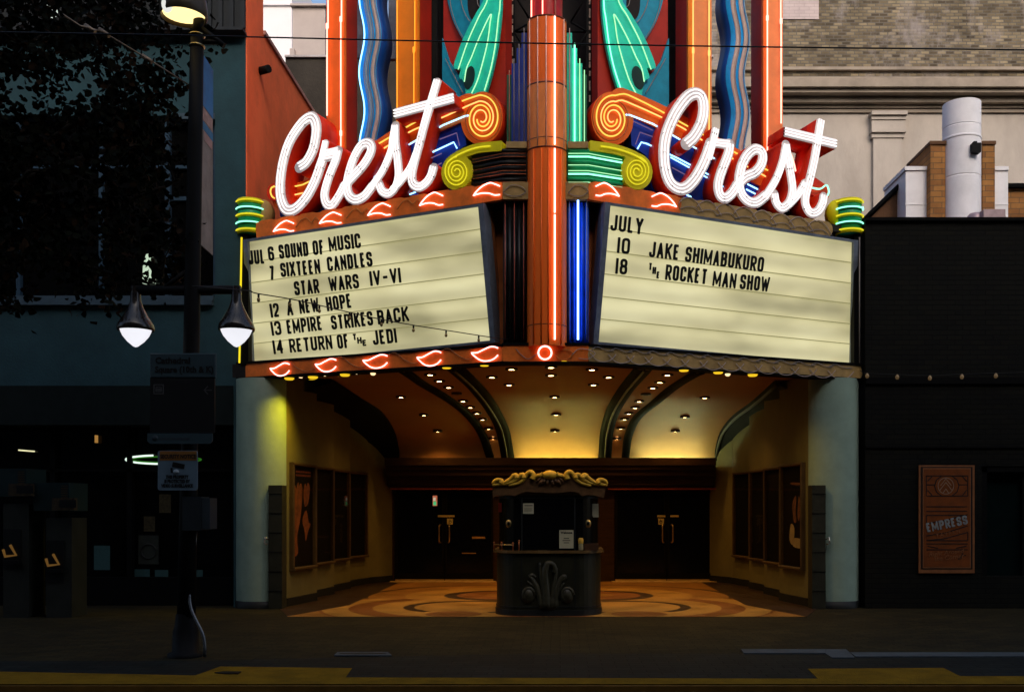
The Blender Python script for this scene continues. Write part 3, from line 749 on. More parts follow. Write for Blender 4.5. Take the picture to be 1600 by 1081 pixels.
# lights seen inside the shop and the upstairs window
m = MB(); cx, cy = pf.uv(262, 718); m.tube([pf.P(cx + .72 * math.cos(k * .2094) , cy + .075 * math.sin(k * .2094), .06 + .03 * math.sin(k * .2094)) for k in range(9, 24)], .018, 6)
nr = tag(build(m, 'ring_lamp', glow('ring_white', (.8, 1, .85), 1.2)), 'white and green glowing ring lamp in the dark shop window', 'lamp')
m = MB(); m.tube([pf.P(cx + .62 * math.cos(k * .2094), cy + .05 * math.sin(k * .2094), .06) for k in range(0, 31)], .012, 5); build(m, 'inner_tube', glow('ring_green', (.1, .55, .05), .22), nr)
m = MB(); m.tube([pf.hit(29, 703, .05), pf.hit(54, 705, .05)], .014, 6)
tag(build(m, 'strip_lamp', glow('strip_warm', (1, .95, .55), .9)), 'short bright strip lamp above the ticket machines', 'lamp')
m = MB(); m.box(X_(131, Y), X_(134, Y), Y + .4, Y + .46, Z_(689, Y), Z_(677, Y))
tag(build(m, 'candle_lamp', glow('candle', (1, .5, .12), .35)), 'tiny orange lamp glimmering high in the dark shop', 'lamp')
m = MB(); c0 = at(233, 443, Y + .1); m.lathe(c0, [(.11, 0), (.10, .3), (.05, .5), (.001, .52)], 14)
tag(build(m, 'table_lamp', glow('lampshade', (.75, .95, .7), .75)), 'white glowing table lamp behind the upstairs window', 'lamp')

# pale buildings far behind, left of the sign
Yf = 42.0
m = MB(); m.box(X_(300, Yf), X_(456, Yf), Yf, Yf + 8, -.4, Z_(-60, Yf)); m.box(X_(300, Yf), X_(458, Yf), Yf - .1, Yf, Z_(10, Yf), Z_(7, Yf))
tag(build(m, 'white_tower_block', M['far_white']), 'tall plain white block far behind the terracotta wall', 'building')
Yf = 37.0
m = MB(); m.box(X_(457, Yf), X_(508, Yf), Yf, Yf + 6, -.4, Z_(12, Yf)); m.box(X_(455, Yf), X_(510, Yf), Yf - .15, Yf + 6, Z_(12, Yf), Z_(9, Yf)); m.box(X_(455, Yf), X_(462, Yf), Yf - .2, Yf, Z_(92, Yf), Z_(80, Yf))
tag(build(m, 'grey_block', M['far_grey']), 'small warm grey block beyond the dark roof parapet', 'building')

# unseen block added across the street to keep low sky off the shopfronts
Yo = -6.0
t = thing('added_shade_block', 'unseen dark block added across the street to shade the theatre', 'building', (0, Yo, -.2))
m = MB(); m.box(-45, 45, Yo - 12, Yo, -.3, 22); build(m, 'wall', mat('opposite_wall', (.05, .048, .045), .8, var=.2, scale=1), t)
m = MB()
for k in range(24):
    for j in range(6): x = -43 + k * 3.7; m.box(x, x + 2.0, Yo + .003, Yo + .05, 1.2 + j * 3.4, 3.2 + j * 3.4)
build(m, 'window_grid', M['dark_glass'], t)
m = MB(); m.box(-45.2, 45.2, Yo - 12, Yo + .3, 22.003, 22.6); build(m, 'cornice', mat('opposite_cornice', (.06, .055, .05), .8), t)
# ================================================================== THEATRE
M['column_paint'] = mat('column_paint', (.23, .315, .25), .65, var=.12, scale=2.5, bump=.12, bscale=40, grime=.3, gcol=(.16, .22, .16))
M['lobby_wall'] = mat('lobby_wall', (.125, .108, .04), .65, var=.15, scale=2.5, bump=.12, bscale=40, grime=.35, gcol=(.1, .075, .02))
M['ceiling_paint'] = mat('ceiling_paint', (.32, .155, .052), .6, var=.12, scale=1.2, grime=.25, gcol=(.22, .12, .045))
M['rib_dark'] = mat('rib_dark', (.004, .003, .002), .7, var=.3, spec=.05)
M['dark_wood'] = mat('dark_wood', (.03, .014, .005), .4, var=.4, scale=3, stretch=(1, 1, 6))
M['plinth'] = mat('plinth', (.010, .011, .010), .5, var=.3)
M['brass'] = mat('brass', (.55, .38, .15), .3, metal=.9, var=.2)
M['chrome'] = mat('chrome', (.5, .47, .4), .25, metal=.9, var=.2)
M['lobby_black'] = mat('lobby_black', (.004, .0035, .003), .6, spec=.08)

th = thing('theatre', 'old movie theatre with lit recessed entrance under a neon marquee', 'theatre', (CEN, 17.4, 0))
ZC = 4.05


def zc(Y):
    if Y <= 18.5: return ZC
    s_ = min((Y - 18.5) / 4.7, 1.0)
    return 2.9 + (ZC - 2.9) * math.sqrt(1 - s_ * s_)


def ceil_hit(px_, py_):
    lo, hi = 14.5, 23.195
    g = lambda Y: EYE + (CY - py_) * Y / F - zc(Y)
    if g(hi) < 0: return Vector((X_(px_, hi), hi, EYE + (CY - py_) * hi / F))
    for _ in range(40):
        md = (lo + hi) / 2
        if g(md) > 0: hi = md
        else: lo = md
    return Vector((X_(px_, hi), hi, zc(hi)))


prof = [(17.45, ZC)] + [(18.5 + 4.7 * math.sin(math.radians(a)), 2.9 + 1.15 * math.cos(math.radians(a))) for a in range(0, 91, 5)] + [(23.2, 2.6)]
m = MB(); nx = 12; xs = [-5.0 + (4.56 + 5.0) * i / nx for i in range(nx + 1)]
v = [(x, y, z) for y, z in prof for x in xs]; fs = []
for i in range(len(prof) - 1):
    for k in range(nx): fs.append((i * (nx + 1) + k, (i + 1) * (nx + 1) + k, (i + 1) * (nx + 1) + k + 1, i * (nx + 1) + k + 1))
m.add(v, fs, 0, True)
m.add([(x, y + (.02 if z < ZC - .01 else 0), z + .12) for y, z in prof for x in (-5.0, 4.56)], [(i * 2, i * 2 + 1, i * 2 + 3, i * 2 + 2) for i in range(len(prof) - 1)])
build(m, 'ceiling', M['ceiling_paint'], th)


def strip(mb, pts, w, drop, matn=0):
    "moulding following the ceiling: box section hanging down by drop"
    P_ = smooth_line([ceil_hit(*q) for q in pts], 5); vs = []; n = len(P_)
    for i, p in enumerate(P_):
        a, b = P_[max(i - 1, 0)], P_[min(i + 1, n - 1)]; tn = (b - a).normalized(); sd = Vector((1, 0, 0)); sd = (sd - tn * sd.dot(tn)).normalized(); nn = sd.cross(tn).normalized()
        if nn.z > 0: nn = -nn
        for u, d in ((-1, -.03), (-1, drop), (-.5, drop * 1.5), (.5, drop * 1.5), (1, drop), (1, -.03)): vs.append(p + sd * w * u + nn * d)
    fs = [(i * 6 + k, i * 6 + k + 1, (i + 1) * 6 + k + 1, (i + 1) * 6 + k) for i in range(n - 1) for k in range(5)]
    mb.add(vs, fs, matn, True)


RIBS = [([(627, 575), (640, 583), (664, 600), (703, 623.5), (732, 647), (753, 676), (766, 714)], .09),
        ([(708, 571), (717.5, 578), (745, 605), (768.7, 636.6), (784.5, 668), (793.6, 714)], .15),
        ([(1007, 571), (1001.5, 578), (976.8, 608), (957.5, 641), (948, 674), (945, 714)], .15),
        ([(1095, 578), (1082.6, 584), (1053.8, 602), (1023.5, 627), (996, 650), (982, 679), (977, 714)], .09)]
for q, w in RIBS:
    m = MB(); strip(m, q, w, .05)
    r = build(m, 'ceiling_rib', M['rib_dark'], th)
    if w > .1:
        m = MB(); P_ = smooth_line([ceil_hit(*z) for z in q], 4); m.tube([p + Vector((0, -.02, -.085)) for p in P_], .022, 5); build(m, 'bead', M['dark_wood'], r)
for sgn, q in ((-1, [(519, 592), (558.7, 618), (595.5, 642), (616.5, 673), (624, 704), (624, 714)]), (1, [(1210.5, 594), (1177.5, 624), (1144.5, 649), (1125, 674), (1117, 704), (1117, 714)])):
    P_ = smooth_line([ceil_hit(*z) for z in q], 4); m = MB(); vs = []
    for p in P_:
        xo = -5.05 if sgn < 0 else 4.6
        vs += [p + Vector((0, 0, .0)), p + Vector((0, -.05, -.07)), Vector((xo, p.y - .05, p.z - .36))]
    m.add(vs, [(i * 3 + k, i * 3 + k + 1, i * 3 + k + 4, i * 3 + k + 3) for i in range(len(P_) - 1) for k in range(2)], 0, True)
    s_ = build(m, 'side_cove', M['rib_dark'], th)
    if sgn > 0:
        m = MB(); m.tube([p + Vector((.03, -.06, -.09)) for p in P_], .03, 6); build(m, 'bead', mat('gilt_bead', (.03, .025, .012), .4), s_)

# entrance columns, sawtooth side walls with poster cases
STEPS = [((-4.75, 17.30), (-4.52, 18.5)), ((-4.78, 18.52), (-4.53, 19.95)), ((-4.74, 19.97), (-4.49, 21.3)), ((-4.66, 21.32), (-4.36, 22.6))]
for sgn in (-1, 1):
    fx = (lambda x: x) if sgn < 0 else mir
    cx = fx(-5.19)
    m = MB(); m.lathe((cx, 17.35, 0), [(.44, .12), (.44, 3.94)], 28, math.pi, 2 * math.pi, sy=.9); m.lathe((cx, 17.35, 0), [(.44, .12), (.44, 3.94)], 4, 0, math.pi, sy=.2)
    col = build(m, 'entrance_column', M['column_paint'], th)
    m = MB(); m.lathe((cx, 17.35, 0), [(.455, 0), (.455, .12), (.44, .125)], 28, math.pi, 2 * math.pi, sy=.9); build(m, 'plinth', M['plinth'], col)
    pts = []
    for a, b in STEPS: pts += [a, b]
    pts += [(-4.36, 22.62), (-3.93, 23.4)]
    m = MB()
    poly = [(fx(x), y) for x, y in pts] + [(fx(-5.3), 23.4), (fx(-5.3), 17.5)]
    m.prism(poly, .14, 4.04); wl = build(m, 'side_wall', M['lobby_wall'], th)
    m = MB(); m.prism([(x - sgn * .015, y - .004) for x, y in poly], 0, .15); build(m, 'baseboard', M['plinth'], wl)
    # narrow ribbed gate post standing against the column
    gx = fx(-4.84); gp = thing('gate_post', ('tall narrow dark metal gate post beside the %s entrance column' % ('left' if sgn < 0 else 'right')), 'gate post', (gx, 16.98, 0), 'folded gate posts beside the entrance')
    m = MB(); m.box(gx - .115, gx + .115, 16.92, 17.2, .0, Z_(758, 17)); build(m, 'panel', mat('gate_dark', (.018, .018, .010), .6, var=.3), gp)
    m = MB()
    for k in range(6): z = .3 + k * .33; m.box(gx - .118, gx + .118, 16.912, 16.92, z, z + .012)
    build(m, 'crossbar', M['black_steel'], gp)
    m = MB(); m.tube([(gx + sgn * .12, 16.93, 1.18), (gx + sgn * .17, 16.9, 1.22), (gx + sgn * .18, 16.9, 1.12), (gx + sgn * .13, 16.92, 1.1)], .014, 6); build(m, 'latch', M['chrome'], gp)
    # cases
    for k, (a, b) in enumerate(STEPS):
        A, Bq = (Vector((fx(a[0]), a[1], 0)), Vector((fx(b[0]), b[1], 0)))
        pl = Plane(A, Bq - A, (0, 0, 1)) if sgn < 0 else Plane(Bq, A - Bq, (0, 0, 1))
        Ln = (Bq - A).length; u0, u1 = (.1, Ln - .15) if sgn < 0 else (.15, Ln - .1)
        z0, z1 = .62, 2.52
        nth = ['first and nearest', 'second', 'third', 'farthest'][k]
        c = thing('poster_case', '%s glass poster case from the street on the %s lobby wall' % (nth, 'left' if sgn < 0 else 'right'), 'poster case', pl.P((u0 + u1) / 2, z0, 0), 'poster cases along the lobby walls')
        m = MB(); f = .055
        m.obox(pl, u0, u1, z1 - f, z1, 0, .09, 0, .015); m.obox(pl, u0, u1, z0, z0 + f, 0, .11, 0, .015); m.obox(pl, u0, u0 + f, z0 + f, z1 - f, 0, .085, 0, .015); m.obox(pl, u1 - f, u1, z0 + f, z1 - f, 0, .085, 0, .015)
        build(m, 'frame', mat('case_bronze', (.06, .036, .013), .45, metal=.1, var=.25), c)
        m = MB(); m.obox(pl, u0 + f, u1 - f, z0 + f, z1 - f, .001, .012); pn = build(m, 'poster', M['lobby_black'], c)
        if k == 0:
            q = lambda u, v: (u0 + f + u * (u1 - u0 - 2 * f), z0 + f + v * (z1 - z0 - 2 * f))
            if sgn < 0:
                PM = mat('poster_flesh', (.17, .05, .015), .7, var=.5, scale=8)
                m = MB()
                for pg in ([(.1, .12), (.3, .14), (.26, .3), (.42, .5), (.5, .74), (.44, .83), (.34, .8), (.3, .84), (.22, .77), (.14, .8), (.06, .55), (.14, .35)],
                           [(.62, .60), (.78, .64), (.86, .79), (.76, .84), (.7, .8), (.62, .83), (.56, .72)],
                           [(.5, .46), (.68, .56), (.8, .44), (.9, .42), (.76, .34), (.66, .25), (.6, .36)]):
                    m.poly(pl, [tuple(v_)[:2] for v_ in smooth_line([Vector((*q(*p), 0)) for p in pg], 3, True)], .013, .016)
                build(m, 'figure', PM, pn)
                m = MB()
                for v_ in (.9, .935): m.obox(pl, *[q(.2, 0)[0], q(.9, 0)[0]], q(0, v_)[1], q(0, v_ + .018)[1], .013, .015)
                build(m, 'title_bar', mat('title_red', (.16, .04, .015), .7, var=.8, scale=30), pn)
            else:
                m = MB()
                for pg in ([(.32, .26), (.5, .22), (.56, .38), (.38, .42)], [(.5, .2), (.92, .19), (.92, .27), (.5, .28)]): m.poly(pl, [tuple(v_)[:2] for v_ in smooth_line([Vector((*q(*p), 0)) for p in pg], 3, True)], .013, .016)
                build(m, 'notice', mat('notice_cream', (.28, .21, .09), .7), pn)
                m = MB()
                for pg in ([(.46, .62), (.5, .5), (.56, .44), (.66, .45), (.62, .56), (.66, .68), (.6, .7)], [(.72, .5), (.8, .46), (.86, .62), (.78, .7), (.74, .62)], [(.4, .82), (.84, .81), (.84, .83), (.4, .84)]): m.poly(pl, [tuple(v_)[:2] for v_ in smooth_line([Vector((*q(*p), 0)) for p in pg], 3, True)], .013, .016)
                build(m, 'figure', mat('poster_sepia', (.14, .055, .02), .7, var=.5, scale=10), pn)
        gm = M.get('case_glass')
        if gm is None:
            gm = bpy.data.materials.new('case_glass'); gm.use_nodes = True; n_, l_ = gm.node_tree.nodes, gm.node_tree.links; n_.clear()
            tr = n_.new('ShaderNodeBsdfTransparent'); gl = n_.new('ShaderNodeBsdfGlossy'); gl.inputs['Roughness'].default_value = .05; mxs = n_.new('ShaderNodeMixShader'); fr_ = None; mxs.inputs[0].default_value = .05
            oo = n_.new('ShaderNodeOutputMaterial'); l_.new(tr.outputs[0], mxs.inputs[1]); l_.new(gl.outputs[0], mxs.inputs[2]); l_.new(mxs.outputs[0], oo.inputs[0]); M['case_glass'] = gm
        m = MB(); m.obox(pl, u0 + f, u1 - f, z0 + f, z1 - f, .05, .054); build(m, 'glass_pane', gm, c)

# back wall, cornice, coves, doors
YD = 23.4
m = MB()
xl, xr = -4.6, mir(-4.6)
zt = Z_(765, YD)
m.box(xl, X_(617, YD), YD - .02, YD + .3, -.1, 2.6); m.box(X_(770, YD), X_(960, YD), YD - .02, YD + .3, -.1, zt); m.box(X_(1120, YD), xr, YD - .02, YD + .3, -.1, 2.6)
m.box(X_(617, YD), X_(1120, YD), YD - .02, YD + .3, zt, 2.6)
build(m, 'back_wall', M['dark_wood'], th)
m = MB(); xl, xr = -4.0, mir(-4.0)
for ya, z0, z1 in ((22.70, 2.70, 2.868), (22.78, 2.60, 2.697), (22.86, 2.47, 2.597), (22.98, 2.40, 2.467), (23.06, 2.26, 2.397), (23.14, 2.19, 2.257)): m.box(xl, xr, ya, 23.37, z0, z1) if ya > 22.75 else m.box(xl, xr, ya, 22.79, z0, z1)
m.box(xl, xr, 22.79, 23.19, 2.698, 2.703)
build(m, 'cornice', M['dark_wood'], th)
m = MB(); m.box(X_(610, 23.2), X_(945, 23.2), 23.15, 23.2, 2.15, 2.187); m.box(X_(950, 23.2), X_(1125, 23.2), 23.15, 23.2, 2.15, 2.187); build(m, 'door_head_trim', mat('red_trim', (.3, .06, .02), .35, var=.3), th)
for a, b, nm, colr, st in ((806, 934, 'cove_lamp', (.88, .92, .26), 60.0), (998, 1102, 'cove_lamp', (.76, .96, .5), 74.0)):
    x0, x1 = X_(a, 23), X_(b, 23)
    c = thing('cove_lamp', ('yellowish cove light hidden behind the cornice over the ticket booth' if a < 900 else 'pale greenish cove light hidden behind the cornice right of the booth'), 'light', ((x0 + x1) / 2, 22.9, 2.71))
    m = MB(); m.box(x0, x1, 23.0, 23.07, 2.708, 2.73); build(m, 'housing', M['lobby_black'], c)
    m = MB(); m.tube([(x0 + .03, 23.04, 2.755), (x1 - .03, 23.04, 2.755)], .022, 8); build(m, 'lit_tube', glow('cove_glow_%d' % a, colr, st), c)

dz0, dz1 = .06, zt - .005
for k, (a, b) in enumerate(((618, 694.5), (695.5, 771), (961, 1041), (1042, 1119))):
    x0, x1 = X_(a, YD) + .003, X_(b, YD) - .003
    m = MB(); m.box(x0, x1, YD - .04, YD, dz0, dz1); d = build(m, 'door', M['dark_glass'], th)
    m = MB(); m.box(x0, x0 + .05, YD - .06, YD - .04, dz0, dz1); m.box(x1 - .05, x1, YD - .06, YD - .04, dz0, dz1); m.box(x0 + .05, x1 - .05, YD - .06, YD - .04, dz1 - .07, dz1); m.box(x0 + .05, x1 - .05, YD - .06, YD - .04, dz0, dz0 + .14)
    build(m, 'frame', M['lobby_black'], d)
    hx = (687, 703, 1034.5, 1050.5)[k]; m = MB(); x = X_(hx, YD); s_ = -1 if k % 2 == 0 else 1
    m.tube(rounded([(x - s_ * .03, YD - .06, Z_(847, YD)), (x, YD - .12, Z_(846, YD)), (x, YD - .12, Z_(821, YD)), (x - s_ * .03, YD - .06, Z_(819, YD))], .04), .02, 8); build(m, 'handle', M['brass'], d)
    pxa = (691, 704, 1033, 1053.5)[k]; m = MB(); m.box(X_(pxa - 6.5, YD), X_(pxa + 6.5, YD), YD - .066, YD - .0605, Z_(807.5, YD), Z_(804.5, YD)); build(m, 'push_label', mat('label_cream', (.5, .4, .15), .6), d)
    if k in (1, 2):
        pxb = (703.5, 1032.5)[k - 1]; m = MB(); m.box(X_(pxb - 4.5, YD), X_(pxb + 4.5, YD), YD - .067, YD - .0605, Z_(819, YD), Z_(809.5, YD)); st = build(m, 'access_sticker', mat('sticker_cream', (.5, .42, .15), .6), d)
        m = MB(); pl = vplane((0, YD - .067), (1, YD - .067)); o_ = pl.uv(pxb, 814); m.tube([pl.P(o_[0] + .03 * math.cos(t_ * .7), o_[1] - .015 + .03 * math.sin(t_ * .7), .003) for t_ in range(9)], .006, 4, True); m.tube([pl.P(o_[0] - .01, o_[1] + .05, .003), pl.P(o_[0] - .005, o_[1], .003), pl.P(o_[0] + .03, o_[1], .003)], .006, 4); build(m, 'wheelchair_symbol', M['letter_black'], st)
    m = MB(); m.box(x0, x1, YD - .055, YD, .02, dz0 - .004); build(m, 'kick_rail', mat('kick_brass', (.5, .33, .12), .45) if k == 0 else bpy.data.materials['kick_brass'], d)
m = MB(); m.box(X_(612, YD), X_(775, YD), YD - .3, YD - .07, .006, .02); m.box(X_(955, YD), X_(1124, YD), YD - .3, YD - .07, .006, .02); build(m, 'threshold', mat('threshold_brass', (.62, .42, .17), .45), th)
m = MB(); m.box(X_(676.5, YD), X_(683.5, YD), YD - .05, YD - .042, Z_(790, YD), Z_(774, YD)); es = tag(build(m, 'lit_notice', [glow('notice_red', (.8, .22, .1), .5)]), 'small lit red and green notice glowing inside the left doors', 'sign')
m = MB(); m.box(X_(677.5, YD), X_(682, YD), YD - .054, YD - .05, Z_(789, YD), Z_(783, YD)); build(m, 'green_panel', glow('notice_green', (.1, .8, .3), .6), es)
m = MB(); m.box(X_(677.5, YD), X_(681, YD), YD - .054, YD - .05, Z_(782, YD), Z_(777, YD)); build(m, 'pale_panel', glow('notice_pale', (.9, .8, .6), .6), es)
# brown strips painted for vague furniture glints in the left doors
m = MB(); m.box(X_(738, YD), X_(758, YD), YD - .05, YD - .042, Z_(841, YD), Z_(838, YD)); m.box(X_(722, YD), X_(744, YD), YD - .05, YD - .042, Z_(864.5, YD), Z_(863, YD)); build(m, 'interior_reflection', mat('glint', (.35, .2, .07), .6), th)

# dark upper front of the auditorium
Yw = 22.5
m = MB(); m.box(X_(446, Yw), X_(1112, Yw), Yw, Yw + 4, 4.3, Z_(91, Yw)); uw = build(m, 'upper_wall', mat('upper_wall', (.05, .042, .034), .85, var=.3, scale=1.5, bump=.3, bscale=20), th)
m = MB(); m.box(X_(446, Yw), X_(1114, Yw), Yw - .06, Yw + 4, Z_(91, Yw), Z_(88, Yw)); build(m, 'parapet_cap', mat('cap_pale', (.5, .45, .45), .6), uw)
m = MB(); m.box(-5.0, 4.6, 17.6, 26, 4.2, 4.3); m.box(-5.35, -5.0, 17.6, 23.4, 0, 4.3); m.box(4.6, 4.95, 17.6, 23.4, 0, 4.3); m.box(-5, 4.6, 23.72, 26, 0, 4.3); build(m, 'roof', M['dark_back'], th)

# ceiling downlights
DL = {'centre bay': [(799.4, 575.5), (861, 572.5), (861, 585), (768.7, 588), (795.5, 600), (866.6, 619.3), (869, 646.9), (867, 672.8), (925, 576), (951, 588), (927.3, 600)],
      'left bay': [(626.5, 619.3), (662.4, 647.6), (684, 673)], 'right bay': [(1101, 620.4), (1070, 650.7), (1055, 673)],
      'left light row between dark ribs': [(672.4, 584), (686.5, 594), (701, 604), (713.6, 613.8), (723.6, 625.6), (735, 635.3), (745, 644.7), (754, 654.5), (763.5, 669), (770.3, 684.6)],
      'right light row between dark ribs': [(1042.8, 584.4), (1031, 596), (1020, 605), (1009, 615), (998.8, 626), (992.4, 636), (982.8, 645), (976, 654.2), (970, 668.5), (963.8, 684.8)]}
proto = None
for row, pts in DL.items():
    for i, q in enumerate(pts):
        p = ceil_hit(*q); off = 'between dark ribs' in row and i == 3
        if proto is None or off:
            d = thing('ceiling_light', 'x', 'ceiling light', p)
            m = MB(); m.lathe(p, [(.054, .02), (.054, -.028), (.105, -.03), (.108, -.015), (.108, .02)], 18); build(m, 'trim_ring', M['dark_wood'], d)
            m = MB(); m.lathe(p, [(.0005, -.024), (.052, -.022)], 18); build(m, 'lens', M['lobby_black'] if off else M['downlight'], d)
            if not off: proto = d
        else: d = copy_tree(proto, p)
        n_ = ['first', 'second', 'third', 'fourth', 'fifth', 'sixth', 'seventh', 'eighth', 'ninth', 'tenth', 'eleventh'][i]
        if row == 'centre bay':
            w_ = ['front left', 'front middle', 'second middle', 'outer left', 'second left', 'third middle', 'fourth middle', 'rearmost middle', 'front right', 'outer right', 'second right'][i]
            d['label'] = '%s round ceiling light in the centre bay above the ticket booth' % w_
        elif off: d['label'] = 'dead unlit ceiling light, fourth from the street in the ' + row.replace(' between dark ribs', '')
        else: d['label'] = '%s round ceiling light from the street in the %s' % (n_, row)
        d['group'] = 'recessed ceiling lights over the entrance'

# the light the recessed cans throw down
for q in ((626.5, 619.3), (684, 673), (861, 585), (795.5, 600), (927.3, 600), (869, 646.9), (701, 604), (1020, 605), (1101, 620.4), (1055, 673), (745, 644.7), (982.8, 645)):
    p = ceil_hit(*q); ld = bpy.data.lights.new('downlight', 'SPOT'); ld.energy = 62 * DIM; ld.color = (1, .50, .12); ld.spot_size = math.radians(125); ld.spot_blend = .8; ld.shadow_soft_size = .05
    lo = bpy.data.objects.new('downlight', ld); C.objects.link(lo); lo.location = p + Vector((0, 0, -.06))

# ------------------------------------------------------------------ ticket booth
BY = 15.8; bx = CEN + .035
tb = thing('ticket_booth', 'dark curved ticket booth with carved crest in the theatre entrance', 'ticket booth', (bx, BY + .7, 0))


def plan(w, d, n=9, grow=0.0):
    "booth outline: flat front, rounded sides, straight back"
    hw, fw = w / 2 + grow, .42; pts = []
    for k in range(n + 1):
        a = math.pi / 2 * k / n; pts.append((bx + fw + (hw - fw) * math.sin(a), BY - grow + .5 * (1 - math.cos(a))))
    right = pts + [(bx + hw, BY + d + grow)]
    return [(2 * bx - x, y) for x, y in right[::-1]] + right


BG = mat('booth_green', (.015, .014, .006), .45, var=.35, scale=4, coat=.08)
m = MB(); m.prism(plan(1.7, 1.5), .1, 1.0); base = build(m, 'counter_base', BG, tb)
m = MB(); m.prism(plan(1.7, 1.5, grow=.02), .006, .1); m.prism(plan(1.7, 1.5, grow=.012), .14, .155); build(m, 'plinth', M['plinth'], base)
m = MB(); m.prism(plan(1.7, 1.5, grow=.05), 1.0, 1.045); build(m, 'counter_top', mat('counter_wood', (.12, .07, .025), .25, var=.3, coat=.3), tb)
pb = vplane((0, BY), (1, BY)); m = MB()
for xx in (-.425, .425): m.box(bx + xx - .008, bx + xx + .008, BY - .012, BY, .16, 1.0)
build(m, 'panel_joint', M['plinth'], base)
bu = lambda u, v: pb.uv(740 + u / 3.8625, 700 + v / 3.8625)     # zoom coordinates of the booth
CARV = mat('carving', (.032, .029, .015), .45, var=.4, scale=10, coat=.1)
m = MB()
for q, r0, r1 in (([(440, 960), (438, 860), (430, 760), (445, 700), (475, 700), (490, 725), (482, 750)], .075, .03), ([(430, 960), (420, 850), (405, 760), (400, 690)], .05, .02), ([(465, 960), (480, 860), (495, 780), (500, 720)], .05, .02),
                  ([(410, 960), (390, 860), (360, 800), (340, 775), (355, 765), (375, 780)], .05, .025), ([(485, 960), (500, 860), (520, 800), (545, 770), (550, 785), (525, 800)], .05, .025), ([(400, 900), (380, 850), (340, 815), (325, 800)], .035, .015), ([(500, 900), (520, 850), (545, 810)], .035, .015)):
    P_ = smooth_line([pb.P(*bu(*z), .01) for z in q], 4); m.tube(P_, r0, 8, r1=r1)
for cxx in (330, 562):
    o_ = bu(cxx, 885); m.tube([pb.P(o_[0] + (.105 - .0062 * k) * math.cos(k * .6), o_[1] + (.105 - .0062 * k) * math.sin(k * .6) * 1.25, .01) for k in range(16)], .032, 7)
    m.lathe((pb.P(*o_, .0)), [(.11, .0), (.10, -.03), (.001, -.05)], 16, axis='Y', sy=1.25)
o_ = bu(470, 930); m.ball(pb.P(*o_, .0), .12, 14, 8, sy=.5, sz=1.1)
build(m, 'carved_plume', CARV, base)
m = MB(); m.prism(plan(1.62, 1.4), 1.046, 1.92); gl = build(m, 'glazing', M['dark_glass'], tb)
m = MB()
for xx in (-.42, .42): m.box(bx + xx - .012, bx + xx + .012, BY - .008, BY, 1.05, 1.9)
m.prism(plan(1.62, 1.4, grow=.01), 1.87, 1.95); build(m, 'mullion', M['plinth'], gl)
bz = lambda u, v: pb.uv(760 + u / 7.455, 725 + v / 7.455)
GILT = mat('gilt', (.55, .33, .03), .45, var=.4, scale=9, grime=.5, gcol=(.08, .05, .015))
WD = mat('canopy_wood', (.10, .048, .017), .45, var=.4, scale=7)
m = MB(); m.prism(plan(1.78, 1.5, grow=.02), 1.92, 2.1); m.prism(plan(1.74, 1.46), 2.1, 2.17)
pl = [bz(*q) for q in ((80, 395), (110, 365), (170, 372), (260, 355), (330, 372), (400, 340), (470, 318), (600, 330), (740, 338), (880, 330), (1010, 318), (1080, 340), (1110, 372), (1200, 352), (1290, 372), (1365, 395), (1395, 250), (1330, 190), (1230, 165), (1090, 150), (960, 110), (740, 85), (510, 110), (390, 150), (250, 165), (150, 195), (75, 250))]
m.poly(pb, pl, .03, .09); can = build(m, 'canopy', WD, tb)
WAVES = [[(75, 245), (160, 235), (240, 205), (300, 160), (325, 135), (350, 140), (360, 165)], [(170, 240), (290, 215), (370, 165), (405, 130), (435, 135), (440, 165)], [(260, 250), (370, 225), (440, 175), (480, 110), (520, 95), (550, 130), (535, 180)], [(550, 170), (590, 140), (650, 130), (670, 115)], [(75, 230), (100, 200), (140, 185), (180, 200), (170, 225)]]
for wv in WAVES:
    for sgn in (-1, 1):
        q = wv if sgn < 0 else [(1480 - u, v) for u, v in wv]
        m = MB(); m.tube(smooth_line([pb.P(*bz(*z), .11) for z in q], 4), .022, 7, r1=.05); build(m, 'gilt_wave', GILT, can)
m = MB(); o_ = bz(740, 130); m.ball(pb.P(o_[0], o_[1], .1), .125, 18, 10, sx=1.0, sy=.7, sz=.62)
build(m, 'shell', GILT, can)
m = MB()
for sgn in (-1, 1):
    for du, dv, r in ((30, 110, .05), (70, 100, .05), (110, 112, .055), (140, 85, .035)):
        o_ = bz(740 + sgn * du, 105 + dv); e_ = bz(740 + sgn * (du + 14), 135 + dv); m.tube([pb.P(*bz(740 + sgn * du * .7, 70 + dv), .10), pb.P(*o_, .13), pb.P(*e_, .11)], r * .6, 7, r1=r * .35)
build(m, 'carved_leaf', WD, can)
# things on and behind the glass
PAPR = mat('paper', (.42, .38, .24), .8, var=.1)
m = MB(); a, b = bz(427, 577), bz(552, 455); m.obox(pb, a[0], b[0], a[1], b[1], .009, .013); pp = build(m, 'price_notice', PAPR, gl)
m = MB(); m.obox(pb, *[a[0] + .02, b[0] - .02], b[1] - .045, b[1] - .025, .0131, .0145)
for k in range(4): m.obox(pb, a[0] + .015, b[0] - .02 - .01 * (k % 2), b[1] - .075 - k * .018, b[1] - .068 - k * .018, .0131, .0145)
build(m, 'print', mat('print_grey', (.1, .09, .06), .8), pp)
m = MB(); pr = vplane((0, BY + .17), (1, BY + .17)); br = lambda u, v: pr.uv(760 + u / 7.455, 725 + v / 7.455)
m.poly(pr, [br(1207, 460), br(1305, 460), br(1308, 615), br(1245, 617), br(1212, 560)], .009, .013); build(m, 'curled_notice', PAPR, gl)
m = MB(); a, b = br(140, 555), br(178, 450); m.obox(pr, a[0], b[0], a[1], b[1], .009, .013); build(m, 'red_sticker', mat('red_sticker', (.3, .03, .015), .7), gl)
